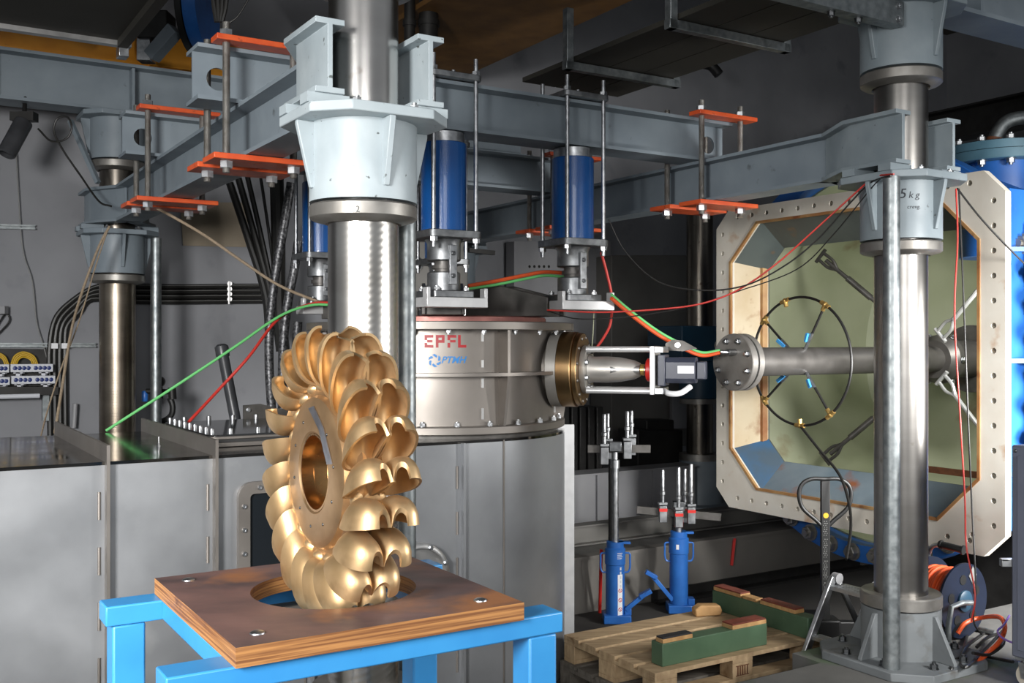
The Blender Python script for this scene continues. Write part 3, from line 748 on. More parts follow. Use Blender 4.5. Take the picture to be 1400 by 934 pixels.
for i in range(N):
    j = (i+1) % N
    top += [(i, j, N+j, N+i), (2*N+i, 3*N+i, 3*N+j, 2*N+j)]; side += [(i, 2*N+i, 2*N+j, j), (N+i, N+j, 3*N+j, 3*N+i)]
b0 = len(mb.v); mb.add(vs, top); mb.mi = 1
for f in side: mb.f.append(list(f)); mb.m.append(1)
pb = part('board', mb, [M['ply_top'], M['ply_edge']], t)
for du, dv in ((.07,.08),(.07,-.07),(-.08,.07),(-.07,-.06)):
    u = pu0+du if du > 0 else pu1+du; v = pv0+dv if dv > 0 else pv1+dv
    bolt(t, W(u, v, ZP), (0,0,1), .0165, .006, M['zinc'], 'round', 'bolt_head')
t = thing('blue_table', 'bright blue steel table frame carrying the board with bronze wheel', 'table', W(pcu, pcv, FL))
zt = ZP-.0425
for v in (2.115, 2.745):
    part('long_rail', MB(UV).bb((.478, v-.045, zt-.05), (1.425, v+.045, zt)), M['table_blue'], t, bev=.004)
for u in (.655, 1.262):
    part('cross_rail', MB(UV).bb((u-.04, 2.16, zt-.05), (u+.04, 2.70, zt-.0005)), M['table_blue'], t, bev=.004)
for u in (.535, 1.37):
    for v in (2.115, 2.745):
        part('leg', MB(UV).bb((u-.04, v-.04, FL), (u+.04, v+.04, zt-.0505)), M['table_blue'], t, bev=.006)
for v in (2.115, 2.745): part('lower_rail', MB(UV).bb((.575, v-.025, .25), (1.33, v+.025, .3)), M['table_blue'], t, bev=.004)
# ---------------------------------------------------------------- open vessel
FU = 5.24; VCv, VCe = 4.49, -.095
t = thing('test_vessel', 'large blue vessel with square white bolted opening and green inside', 'vessel', W(6.2, VCv, PIT))
def fpt(v, e, u=FU): return Vector((u, v, E(e)))
v0, v1, e0, e1 = 3.35, 5.625, -1.20, .955
def octv(v0, v1, e0, e1, c, u): return [fpt(v0+c,e0,u), fpt(v1-c,e0,u), fpt(v1,e0+c,u), fpt(v1,e1-c,u), fpt(v1-c,e1,u), fpt(v0+c,e1,u), fpt(v0,e1-c,u), fpt(v0,e0+c,u)]
o = octv(v0, v1, e0, e1, .13, FU); i_ = octv(3.50, 5.49, -1.045, .845, .27, FU)
th = Vector((.05, 0, 0)); mb = MB(UV); n = 8
vs = o + i_ + [p+th for p in o] + [p+th for p in i_]; fs = []
for k in range(n):
    j = (k+1) % n; fs += [(k, j, n+j, n+k), (2*n+k, 3*n+k, 3*n+j, 2*n+j), (k, 2*n+k, 2*n+j, j), (n+k, n+j, 3*n+j, 3*n+k)]
mb.add(vs, fs); flg = part('front_flange', mb, M['vessel_white'], t)
cut = MB(UV)
hv = [3.425 + (5.55-3.425)*k/15 for k in range(16)]; he = [-1.02 + (.78+1.02)*k/13 for k in range(14)]
for v in hv[1:-1]:
    for e in (e0+.075, e1-.06): cut.cyl((FU-.02,v,E(e)), (FU+.07,v,E(e)), .0165, n=12)
for e in he:
    for v in (v0+.07, v1-.065): cut.cyl((FU-.02,v,E(e)), (FU+.07,v,E(e)), .0165, n=12)
cut.cyl((FU-.02,v0+.2,E(e0+.11)), (FU+.07,v0+.2,E(e0+.11)), .0165, n=12)
bool_cut(flg, cut)
bk = MB(UV); o2 = octv(v0+.02, v1-.02, e0+.02, e1-.02, .13, FU+.052); i2 = octv(3.47, 5.52, -1.075, .875, .27, FU+.052); th = Vector((.03,0,0))
vs = o2 + i2 + [p+th for p in o2] + [p+th for p in i2]; bk.add(vs, fs); part('flange_backing', bk, M['vessel_blue'], t)
gk = [p - Vector((.0022,0,0)) for p in o2+i2]; gk = gk + [p + Vector((.0015,0,0)) for p in gk]; mb = MB(UV).add(gk, fs); part('hole_shade_sheet', mb, M['gasket'], t)  # added dark sheet, no real gasket: paints shade into the bolt holes
# opening wall panels
cs = octv(3.50, 5.49, -1.045, .845, .27, FU-.0); UB = 5.66
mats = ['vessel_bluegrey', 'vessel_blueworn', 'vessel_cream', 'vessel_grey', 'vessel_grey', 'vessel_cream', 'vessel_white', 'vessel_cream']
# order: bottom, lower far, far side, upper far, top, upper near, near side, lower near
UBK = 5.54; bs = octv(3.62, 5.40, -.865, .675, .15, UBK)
for p in cs: p.x = FU+.05
for k in range(8):
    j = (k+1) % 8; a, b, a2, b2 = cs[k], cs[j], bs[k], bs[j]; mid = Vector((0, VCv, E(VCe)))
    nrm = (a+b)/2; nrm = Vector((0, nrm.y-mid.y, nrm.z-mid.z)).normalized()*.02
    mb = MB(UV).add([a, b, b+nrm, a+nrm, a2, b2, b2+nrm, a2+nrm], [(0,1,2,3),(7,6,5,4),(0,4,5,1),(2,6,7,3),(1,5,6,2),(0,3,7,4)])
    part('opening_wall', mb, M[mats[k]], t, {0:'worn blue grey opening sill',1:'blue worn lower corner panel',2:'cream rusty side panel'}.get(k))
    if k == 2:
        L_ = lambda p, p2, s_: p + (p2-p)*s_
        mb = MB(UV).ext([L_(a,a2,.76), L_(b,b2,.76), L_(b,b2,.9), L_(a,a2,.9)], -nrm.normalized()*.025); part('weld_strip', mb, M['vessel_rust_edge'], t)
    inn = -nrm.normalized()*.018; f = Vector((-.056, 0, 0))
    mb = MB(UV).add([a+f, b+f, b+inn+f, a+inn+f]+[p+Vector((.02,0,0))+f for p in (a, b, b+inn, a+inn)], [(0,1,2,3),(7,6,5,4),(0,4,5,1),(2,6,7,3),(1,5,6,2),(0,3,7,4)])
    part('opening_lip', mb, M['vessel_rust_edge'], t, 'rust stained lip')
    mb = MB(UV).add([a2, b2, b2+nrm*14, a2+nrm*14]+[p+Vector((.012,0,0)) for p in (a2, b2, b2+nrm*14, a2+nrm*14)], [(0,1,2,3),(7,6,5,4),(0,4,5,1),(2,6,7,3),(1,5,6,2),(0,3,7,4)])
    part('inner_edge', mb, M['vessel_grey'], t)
# ring flange with the big bolts, shell and lining
ax = Vector((1, 0, 0)); C0 = Vector((0, VCv, E(VCe)))
def vrev(prof, n=96, **k): return MB(UV).rev(prof, C0, ax, n=n, **k)
part('ring_flange', vrev([(1.235,5.45),(1.345,5.45),(1.35,5.455),(1.35,5.57),(1.345,5.575),(1.235,5.575)], closed=True), M['vessel_blue'], t)
for k in range(44):
    a = 2*pi*k/44+.05; d = Vector((0, math.cos(a), math.sin(a)))
    if d.z < .05 or d.y < -.6: 
        p = C0 + d*1.29 + Vector((5.45,0,0)); bolt(t, W(p.x, p.y, p.z), W(-1,0,0), .046, .05, M['ring_steel'], name='flange_bolt', spin=a)
part('shell', vrev([(1.245,5.576),(1.265,5.576),(1.265,7.1),(1.08,7.4),(.6,7.6),(0,7.65),(0,7.62),(.58,7.57),(1.06,7.38),(1.245,7.09)], closed=True), M['vessel_blue'], t)
part('inner_lining', vrev([(1.24,5.58),(1.24,7.0),(1.03,7.28),(.56,7.5),(0.001,7.56),(0.001,7.545),(.55,7.485),(1.02,7.265),(1.225,6.99),(1.225,5.58)], n=96, closed=True), M['vessel_green'], t, 'green painted inside')
# webs between flange and ring, seen on the near side
mb = MB(UV); mb.bb((FU+.085, v0+.03, E(-1.05)), (5.6, v0+.06, E(.85))); part('side_web', mb, M['vessel_blue'], t)
for e in (-.75, -.12, .5):
    mb = MB(UV); mb.ext([Vector((FU+.085,v0+.03,E(e))), Vector((5.6,v0-.17,E(e))), Vector((5.9,v0-.17,E(e))), Vector((5.9,v0+.05,E(e))), Vector((5.6,v0+.05,E(e)))], (0,0,.025)); part('side_gusset', mb, M['vessel_blue'], t)
mb = MB(UV); mb.bb((5.62, v0-.12, E(-1.0)), (6.9, v0-.09, E(.74))); part('side_plate', mb, M['vessel_blue'], t)
# support cradle down to the pit floor
mb = MB(UV)
mb.ext([Vector((6.7, 3.75, PIT)), Vector((6.7, 4.5, PIT)), Vector((6.7, 4.5, E(-1.34))), Vector((6.7, 3.75, E(-1.1)))], (.3,0,0))
part('cradle', mb, M['black_iron'], t)
# manhole port on top
pc = pxu(1370, 215, 6.25); pu_, pv_ = pc.x*CU+pc.y*SU, -pc.x*SU+pc.y*CU
pz = pc.z
mb = MB(UV).cyl((pu_,pv_,E(.55)), (pu_,pv_,pz-.06), .26, n=48); pn = part('top_nozzle', mb, M['vessel_blue'], t)
part('port_flange', MB(UV).rev([(0,-.06),(.37,-.06),(.375,-.055),(.375,0),(.0,0)], (pu_,pv_,pz), n=56), M['vessel_teal'], pn)
part('port_cover', MB(UV).rev([(0,.004),(.372,.004),(.372,.055),(.36,.06),(0,.06)], (pu_,pv_,pz), n=56), M['vessel_teal'], pn)
for k in range(12):
    a = k*pi/6+.2; bolt(pn, W(pu_+.32*math.cos(a), pv_+.32*math.sin(a), pz+.06), (0,0,1), .025, .03, M['zinc']); bolt(pn, W(pu_+.32*math.cos(a), pv_+.32*math.sin(a), pz-.06), (0,0,-1), .025, .03, M['zinc'])
p0 = pxu(1357, 208, pu_); mb = MB(); Yp = p0.y
mb.tube([px(1357,207,Yp), px(1360,190,Yp), px(1372,170,Yp), px(1390,162,Yp), px(1420,160,Yp)], .045, 16)
o = part('vent_pipe', mb, M['galvanised'], pn); 
mb = MB(); mb.cyl(px(1356,208,Yp), px(1359.5,189,Yp), .052, n=18); part('pipe_coupling', mb, M['rust_bar'], pn, 'rusty pipe coupling')
mb = MB(); q = [px(1296,226,Yp-.3), px(1296,240,Yp-.3), px(1327,236,Yp-.3)]; mb.ext(q, Vector((-SU,CU,0))*.03); part('top_gusset', mb, M['vessel_blue'], t)

# ---------------------------------------------------------------- pipe through the opening
t = thing('supply_pipe', 'dark horizontal pipe with blind bolted flange reaching into the white vessel opening', 'pipe', W(5.4, VCv, E(VCe)-.17))
PE = -.123
def prev_(prof, n=48, **k): return MB(UV).rev(prof, (0,VCv,E(PE)), ax, n=n, **k)
part('pipe', prev_([(.08,4.43),(.087,4.43),(.087,6.2),(.08,6.2)], closed=True), M['pipe_grey'], t)
bf = part('blind_flange', prev_([(0,4.31),(.166,4.31),(.17,4.315),(.17,4.352),(.166,4.356),(0,4.356)]), M['flange_steel'], t)
part('gasket', prev_([(0,4.357),(.164,4.357),(.164,4.366),(0,4.366)]), M['gasket'], t)
part('welded_flange', prev_([(0,4.367),(.17,4.367),(.17,4.405),(.165,4.41),(.1,4.41),(.09,4.45),(0,4.45)]), M['flange_steel'], t)
for k in range(8):
    a = k*pi/4+pi/8; bolt(bf, W(4.31, VCv+.132*math.cos(a), E(PE)+.132*math.sin(a)), W(-1,0,0), .0165, .02)
gl = MB(UV); gl.cyl((4.31,VCv-.02,E(PE)+.06), (4.25,VCv-.02,E(PE)+.06), .02, n=12); gl.cyl((4.25,VCv-.02,E(PE)+.06), (4.2,VCv-.01,E(PE)+.062), .013, n=12); part('cable_gland', gl, M['zinc'], bf)
part('far_chuck', prev_([(.0,6.2),(.13,6.2),(.17,6.25),(.17,6.3),(.13,6.34),(.13,6.8),(.19,6.82),(.19,6.88),(0,6.88)]), M['pipe_grey'], t)
for k in range(6):
    a = k*pi/3; bolt(t, W(6.27, VCv+.172*math.cos(a), E(PE)+.172*math.sin(a)), W(0,math.cos(a),math.sin(a)), .018, .02)
mb = prev_([(.12,6.6),(.24,6.6),(.24,6.64),(.12,6.64)], closed=True); part('lug_ring', mb, M['dark_steel'], t)
mb = prev_([(.09,5.93),(.12,5.93),(.12,6.0),(.09,6.0)], closed=True); mb.M = UV; mb.box((5.96, VCv+.1, E(PE)+.1), (.03,.05,.05)); part('hose_clamp', mb, M['dark_steel'], t)
# tie rods bracing the pipe end inside the vessel
def tie(label, p_in, p_out, white):
    p_in, p_out = Vector(p_in), Vector(p_out); d = (p_out-p_in).normalized(); L = (p_out-p_in).length
    tt = thing('tie_rod', label, 'tie rod', W(*p_out), 'tie rods bracing the pipe inside the vessel')
    m1, m2 = (M['white_alu'], M['zinc']) if white else (M['dark_steel'], M['dark_steel'])
    part('rod', MB(UV).cyl(p_in+d*.16, p_out-d*.05, .016, n=10), m1, tt)
    part('turnbuckle', MB(UV).cyl(p_in+d*(L*.5), p_in+d*(L*.5+.22), .023, n=12), M['dark_steel'] if not white else M['white_alu'], tt)
    if 'green tape' in label: part('green_tape', MB(UV).cyl(p_in+d*(L*.5-.06), p_in+d*(L*.5-.0), .024, n=12), M['green_tape'], tt, 'green tape')
    for p, s in ((p_in, 1), (p_out, -1)):
        side = d.cross(Vector((1,0,0))).normalized(); mb = MB(UV)
        for k in (-1, 1): mb.tube([p+side*(.032*k), p+d*(s*.09)+side*(.034*k), p+d*(s*.14)+side*(.012*k), p+d*(s*.17)], .012, 8, 4)
        mb.cyl(p-side*.06, p+side*.06, .014, n=10)
        part('clevis', mb, m1, tt)
    return tt
q = lambda x, y, u: (lambda w: (u, -w.x*SU+w.y*CU, w.z))(pxu(x, y, u))
tie('dark tie rod rising from the vessel pipe to the upper corner nearest the hose ring', (6.25,VCv+.12,E(PE)+.12), q(1122,350,5.9), False)
tie('dark tie rod falling to the lower corner behind the black pallet truck handle', (6.25,VCv+.12,E(PE)-.12), q(1128,627,5.9), False)
tie('shiny tie rod with clevis above the pipe end near the white flange', (6.1,4.37,E(PE)+.165), (5.95,3.62,E(.72)), True)
tie('shiny tie rod with clevis and green tape below the pipe end', (6.1,4.36,E(PE)-.125), (5.95,3.62,E(-.95)), True)
mb = MB(UV); a = Vector(q(1128,634,6.6)); b = Vector(q(1300,608,6.6))
single('rusty_strut', MB(UV).bar(Vector((6.5,5.1,E(-.93))), Vector((6.5,3.75,E(-.93))), .03, .045), M['rust_bar'], 'rusty flat bar low across the green vessel inside', 'bar')
tie('dark tie rod crossing towards the upper near corner of the vessel', (6.6,VCv-.18,E(.55)), (6.4,3.62,E(.3)), False)

# ---------------------------------------------------------------- hose ring around the pipe
UR = 4.88; RR = .40
t = thing('hose_ring', 'thin black hose ring with brass tees around the pipe', 'hose', W(UR, VCv, E(PE)-RR))
cc = Vector((UR, VCv, E(PE)))
rp = [cc + Vector((0, math.cos(2*pi*k/60)*RR, math.sin(2*pi*k/60)*RR*1.0)) for k in range(60)]
part('hose_loop', MB(UV).tube(rp, .0085, 8, 0, closed=True), M['cable_black'], t)
for a in (60, 139, -139, -53, 108, -90):
    r = math.radians(a); d = Vector((0, -math.cos(r), math.sin(r)))
    p = cc + d*RR; qn = Vector((0, d.z, -d.y))
    mb = MB(UV); mb.cyl(p-qn*.035, p+qn*.035, .014, n=10); mb.cyl(p, p-d*.04, .014, n=10); mb.ball(p, .018); te = part('brass_tee', mb, M['brass'], t)
    if a in (108, -90): continue
    part('spoke_hose', MB(UV).cyl(p-d*.04, cc+d*.2, .008, n=8), M['cable_black'], t)
    vb = MB(UV); vb.cyl(cc+d*.2, cc+d*.087, .011, n=10); vv = part('valve', vb, M['zinc'], t)
    part('valve_lever', MB(UV).bar(cc+d*.14+Vector((-.015,.01,0)), cc+d*.2+Vector((-.02,.02,0)), .014, .02), M['valve_blue'], vv, 'blue valve lever')
pb_ = cc + Vector((0, 0, -RR)); w0 = W(pb_.x, pb_.y, pb_.z)
single('drain_hose', MB().tube([w0, px(1120,615,6.2), px(1148,650,6.0), px(1161,690,5.85), px(1163,725,5.7), px(1157,765,5.5)], .0085, 8), M['cable_black'], 'thin hose hanging from the hose ring down past the pallet truck handle', 'hose')
# ---------------------------------------------------------------- injector with motor on the tank side
P0 = px(783, 505, 5.93); A = Vector((.957, -.29, 0)); Bz = Vector((0,0,1)); An = A.cross(Bz)
def S(s, r=0, z=0): return P0 + A*s + An*r + Bz*z
t = thing('nozzle_injector', 'steel nozzle injector on brass flange driven by a dark motor beside the tank', 'injector', S(.3)-Vector((0,0,.22)))
def irev(prof, n=48, **k): return MB().rev(prof, P0, A, n=n, **k)
part('neck', irev([(0,-.34),(.16,-.34),(.16,-.1),(0,-.1)]), M['inox'], t)
part('back_ring', irev([(.0,-.115),(.212,-.115),(.217,-.11),(.217,-.052),(.0,-.052)]), M['inox_light'], t)
br = part('brass_ring', irev([(0,-.05),(.217,-.05),(.217,.028),(.212,.032),(0,.032)]), M['brass_flange'], t)
fr = part('front_ring', irev([(0,.033),(.205,.033),(.21,.04),(.21,.062),(.205,.066),(0,.066)]), M['brass_flange'], t)
for k in range(12):
    a = k*pi/6+.2; bolt(fr, S(.066, .185*math.cos(a), .185*math.sin(a)), A, .009, .008, M['ring_steel'], 'cap')
part('nozzle_flange', irev([(0,.067),(.138,.067),(.14,.07),(.14,.098),(0,.098)]), M['inox_light'], t)
for k in range(8):
    a = k*pi/4+pi/8; bolt(t, S(.098, .112*math.cos(a), .112*math.sin(a)), A, .014, .016)
part('nozzle_body', irev([(0,.098),(.084,.1),(.078,.112),(.074,.12),(.075,.21),(.07,.28),(.055,.36),(.038,.395),(0,.397)]), M['inox_light'], t)
part('needle_tube', MB().cyl(S(.23,.048,.0), S(.392,.022,.0), .03, .027, 20), M['inox_bright'], t)
part('brass_bush', irev([(0,.397),(.032,.397),(.032,.418),(0,.418)]), M['brass'], t)
part('drive_shaft', irev([(0,.418),(.02,.418),(.02,.46),(0,.46)]), M['zinc'], t)
hw = MB(); hw.rev([(0,.428),(.058,.43),(.066,.436),(.066,.456),(0,.456)], P0, A, n=12); part('red_coupling', hw, M['plastic_red'], t, 'red coupling wheel')
for z in (-.117, .117):
    for r in (-.085, .085):
        o = part('spacer_rod', MB().cyl(S(.1,r,z), S(.466,r,z), .0165, n=20), M['white_alu'], t)
R = Matrix((A, An, Bz)).transposed()
mb = MB(); mb.box(S(.478), (.026,.22,.27), R); mp = part('mounting_plate', mb, M['white_alu'], t, bev=.003)
for z in (-.115, .115):
    mb = MB(); mb.box(S(.515,0,z), (.048,.22,.035), R); part('motor_bracket', mb, M['aluminium'], t, bev=.003)
mb = MB(); mb.box(S(.525), (.04,.17,.175), R); part('motor_face', mb, M['plastic_dark'], t, bev=.004)
mo = MB()
q = [(.06,.06),(.072,.045),(.072,-.045),(.06,-.06),(.045,-.072),(-.045,-.072),(-.06,-.06),(-.072,-.045),(-.072,.045),(-.06,.06),(-.045,.072),(.045,.072)]
mo.ext([S(.546, a, b) for a, b in q], A*.165); mo_ = part('motor', mo, M['plastic_dark'], t, 'dark servo motor', bev=.003)
mb = MB(); mb.box(S(.66,.0735,.005), (.09,.002,.042), R); part('motor_label', mb, M['white_label'], mo_, 'blank white label')
mb = MB(); mb.box(S(.74), (.05,.1,.1), R); part('encoder_cap', mb, M['plastic_dark'], mo_, bev=.006)
mb = MB(); mb.tube([S(.53,.02,-.115), S(.57,.06,-.13), S(.63,.06,-.125), S(.68,.02,-.09)], .016, 10); part('white_hose', mb, M['white_label'], t, 'white hose below the motor')
mb = MB(); mb.ext([S(.52,-.12,.11), S(.52,-.12,.15), S(.56,-.12,.172), S(.62,-.12,.165), S(.7,-.12,.12), S(.62,-.12,.105)], An*-.02); la = part('lever_arm', mb, M['dark_steel'], t); 
bolt(la, S(.59,-.12,.14), An, .018, .01, M['zinc'], 'cap')

# ---------------------------------------------------------------- pallets and timber
PZ = PIT + .288
def pallet(label, z, wood, old=False, du=0, dv=0):
    u0, v0 = 3.30+du, 3.985+dv
    t = thing('wooden_pallet', label, 'pallet', W(u0+.6, v0+.4, z), 'stacked pallets in the floor pit')
    y = 0
    for w, g_ in ((.14,.03),(.13,.03),(.14,.03),(.13,.03),(.14,0)):
        part('deck_board', MB(UV).bb((u0, v0+y, z+.122), (u0+1.2, v0+y+w, z+.144)), wood, t, bev=.001); y += w+g_
    for k in range(3):
        x = (0, .5275, 1.055)[k]
        part('cross_board', MB(UV).bb((u0+x, v0, z+.1), (u0+x+.145, v0+.8, z+.1215)), wood, t, bev=.002)
        for yy, w in ((0,.1),(.3275,.145),(.7,.1)):
            part('block', MB(UV).bb((u0+x, v0+yy, z+.0225), (u0+x+.145, v0+yy+w, z+.0995)), wood, t, bev=.003)
    for yy, w in ((0,.1),(.3275,.145),(.7,.1)):
        part('bottom_board', MB(UV).bb((u0, v0+yy, z), (u0+1.2, v0+yy+w, z+.022)), wood, t, bev=.002)
    return t
pallet('grey weathered pallet underneath the paler pallet in the pit', PIT, M['wood_old'], du=-.02, dv=.01)
pal = pallet('pale wooden pallet on top carrying green painted timbers', PIT+.1441, M['wood_pallet'])
mk = MB(UV)
bx, bz_ = 3.30+1.055-.33, PIT+.144+.06
for k in range(5): mk.bb((3.86+k*.017, 3.9835, PIT+.144+.036), (3.868+k*.017, 3.985, PIT+.144+.085))
for z in (.034, .084): mk.bb((3.85, 3.9836, PIT+.144+z), (3.945, 3.985, PIT+.144+z+.004))
part('burnt_stamp', mk, M['rust_bar'], pal, 'burnt stamp on pallet block')
def beam_timber(label, u0, v0, u1, v1):
    return single('green_timber', MB(UV).bb((u0,v0,PZ+.0005), (u1,v1,PZ+.118)), M['wood_green'], label, 'timber', 'green painted timbers on the pallet', bev=.004)
beam_timber('green painted timber along the near edge of the pale pallet', 3.395, 4.04, 4.135, 4.13)
beam_timber('green painted timber across the far end of the pallet by the step ladder', 4.40, 3.99, 4.49, 4.76)
def slat(label, u0, v0, u1, v1, z, top):
    t = thing('wood_block', label, 'wood block', W((u0+u1)/2, (v0+v1)/2, z), 'small wood blocks on the green timbers')
    part('block', MB(UV).bb((u0,v0,z+.0005), (u1,v1,z+.022)), M['wood_block'], t, bev=.002)
    if top: part('painted_top', MB(UV).bb((u0+.002,v0+.002,z+.0222), (u1-.002,v1-.002,z+.030)), M[top], t, 'painted top face', bev=.001)
z1 = PZ+.118
slat('small wood block with black top on the near green timber', 3.40, 4.042, 3.60, 4.10, z1, 'wood_blacktop')
slat('small wood block with red top on the near green timber', 3.88, 4.04, 4.13, 4.125, z1, 'wood_redtop')
slat('small red topped block at the far end of the crosswise green timber', 4.405, 4.52, 4.485, 4.755, z1, 'wood_redtop')
slat('bare wood block at the middle of the crosswise green timber', 4.41, 4.40, 4.47, 4.51, z1-.004, None)
slat('small red topped block on the crosswise green timber nearest the step ladder', 4.405, 4.09, 4.48, 4.36, z1, 'wood_redtop')
ch = MB(); p = pxz(970, 843, PZ); RR_ = Matrix.Rotation(TH-.35, 3, 'Z')
ch.ext([p + RR_ @ Vector((a, 0, b)) for a, b in ((-.085,0),(.075,0),(.085,.03),(.07,.062),(-.05,.068),(-.09,.045))], RR_ @ Vector((0,.07,0)))
single('wood_chunk', ch, M['wood_block'], 'rough chunk of bare wood lying loose on the pallet deck', 'wood block', bev=.008)

# ---------------------------------------------------------------- blue lifting jacks
def jack(label, P, h, rod_top, pedal, sticker, pins, red, cross):
    t = thing('lifting_jack', label, 'jack', P, 'blue lifting jacks in the pit')
    Z = Vector((0,0,1)); X = Vector((1,0,0)); Yv = Vector((0,-1,0))
    def J(x, y, z): return P + Vector((x, y, z))
    mb = MB().rev([(0,.05),(.066,.05),(.066,h-.16),(.071,h-.155),(.071,h-.05),(.06,h-.04),(.06,h),(0,h)], P, Z, n=36); b = part('cylinder_body', mb, M['jack_blue'], t)
    mb = MB(); mb.box(J(.01,0,.03), (.19,.16,.058)); mb.box(J(.085,0,.075), (.05,.08,.05)); part('jack_base', mb, M['jack_blue'], t, bev=.006)
    mb = MB(); mb.box(J(.06,-.01,h-.008), (.09,.04,.016)); part('top_lug', mb, M['jack_blue'], b, bev=.003)
    for s in (-1, 1):
        mb = MB(); mb.tube([J(s*.07,-.01,h-.08), J(s*.1,-.01,h-.085), J(s*.102,-.01,h-.12), J(s*.102,-.01,h-.18), J(s*.09,-.01,h-.21), J(s*.064,-.01,h-.215)], .0065, 8); part('carry_handle', mb, M['jack_blue'], t)
    mb = MB(); mb.bar(J(.07 if pedal > 0 else -.05,-.03,.09), J(pedal*.2 if pedal > 0 else pedal*.2,-.04,.2 if pedal > 0 else .27), .03, .03); mb.box(J(pedal*.205,-.04,.205 if pedal > 0 else .275), (.09,.05,.03), Matrix.Rotation(-.5*(1 if pedal > 0 else -1),3,'Y')); part('pump_pedal', mb, M['jack_blue'], t, bev=.003)
    part('piston', MB().cyl(J(0,0,h), J(0,0,rod_top), .024, n=24), M['zinc'], t)
    part('guide_rod', MB().cyl(J(-.028,.03,h-.03), J(-.028,.03,rod_top), .016, n=16), M['black_iron'], t)
    part('rod_collar', MB().rev([(0,rod_top-.01),(.032,rod_top-.01),(.032,rod_top+.045),(.02,rod_top+.05),(.02,rod_top+.1),(0,rod_top+.1)], P, Z, n=20), M['plastic_red'] if red else M['zinc'], t)
    mb = MB(); mb.box(J(0,0,rod_top+.14), (.085,.06,.07)); part('head_block', mb, M['zinc_dark'], t, bev=.004)
    mb = MB(); mb.bar(J(cross[0],.03,rod_top+cross[2]), J(cross[1],.03,rod_top+cross[3]), .02, .055); part('cross_bar', mb, M['dark_steel'], t, bev=.002)
    for x, y, z0, z1 in pins:
        mb = MB(); mb.box(J(x,y,rod_top+z0+.055), (.055,.05,.12)); mb.box(J(x,y,rod_top+z0+.13), (.062,.055,.02)); p_ = part('clamp_block', mb, M['plate_steel'], t, bev=.003)
        part('clamp_pin', MB().rev([(0,0),(.014,0),(.014,.05),(.02,.055),(.02,.075),(.014,.08),(.014,z1-z0-.14),(.012,z1-z0-.135),(0,z1-z0-.135)], J(x,y,rod_top+z0+.14), Z, n=14), M['zinc'], p_)
        if red:
            mb = MB(); mb.box(J(x,y,rod_top+z0+.085), (.058,.053,.022)); mb.cyl(J(x,y,rod_top+z0+.2), J(x,y,rod_top+z0+.208), .016, n=14); part('red_band', mb, M['plastic_red'], p_, 'red marking band')
    def curved(mb, xa, xb, za, zb, R=.0663):
        n = 6; vs = []; fs = []
        for i in range(n+1):
            a = -pi/2 + (xa+(xb-xa)*i/n)/R
            for z in (za, zb): vs.append(P + Vector((math.cos(a)*R, math.sin(a)*R, z)))
        for i in range(n): fs.append((2*i, 2*i+2, 2*i+3, 2*i+1))
        mb.add(vs, fs)
    if sticker:
        mb = MB(); curved(mb, .012, .05, .06, .34, .0666); stk = part('white_sticker', mb, M['white_label'], b, 'white warning sticker')
        for z in (.1, .165, .23):
            mb = MB(); R = .0672; pts = []
            for k in range(20):
                a = 2*pi*k/20; ax_ = -pi/2 + (.031 + .0125*math.cos(a))/R
                pts.append(P + Vector((math.cos(ax_)*R, math.sin(ax_)*R, z + .0125*math.sin(a))))
            mb.tube(pts, .0022, 5, 0, closed=True); mb.tube([pts[7], pts[17]], .002, 5, 0); part('prohibition_sign', mb, M['plastic_red'], stk, 'red prohibition sign')
        mb = MB()
        for k in range(4): curved(mb, .008, .05-.008*(k % 2), h-.075-.012*k, h-.070-.012*k, .0718)
        for k in range(5): curved(mb, .028, .04, h-.19-.03*k, h-.17-.03*k, .0668)
        part('white_print', mb, M['term_white'], b)
    else:
        mb = MB(); curved(mb, -.03, -.01, h-.12, h-.085, .0718); part('white_sticker', mb, M['white_label'], b)
    return t
jack('blue jack with white warning sticker and long extended chrome rod', pxz(841, 850, PIT), .56, 1.08, 1, True,
     [(-.075,.0,.02,.36),(-.045,.06,.05,.36),(.085,.0,.06,.38),(.12,.05,.08,.38)], False, (-.19,.25,.12,.12))
jack('blue jack with red banded clamps and short rod', pxz(928, 836, PIT), .58, .62, -1, False,
     [(-.115,.0,.03,.4),(-.005,-.03,.0,.42),(.055,.05,.02,.4),(.09,.0,.02,.44)], True, (-.3,.31,.11,.055))
# small red tubes and flat bar leaning in the pit
mb = MB(); mb.cyl(pxz(820,838,PIT), px(822,752,7.25), .012, n=10); 
single('red_lever', mb, M['plastic_red'], 'red lever tube standing behind the jack with white sticker', 'lever')
mb = MB(); mb.bar(pxv(1000,773,5.97), pxv(1004,736,5.97), .03, .02)
single('red_marker', mb, M['plastic_red'], 'short red tape strip on the pit wall', 'marker')
mb = MB(UV); mb.bb((4.9,5.86,PIT+.0),(7.2,5.96,PIT+.02)); mb.bb((4.9,5.945,PIT+.02),(7.2,5.96,PIT+.09)); single('steel_angle', mb, M['black_iron'], 'dark steel angle lying at the foot of the pit wall', 'angle bar')

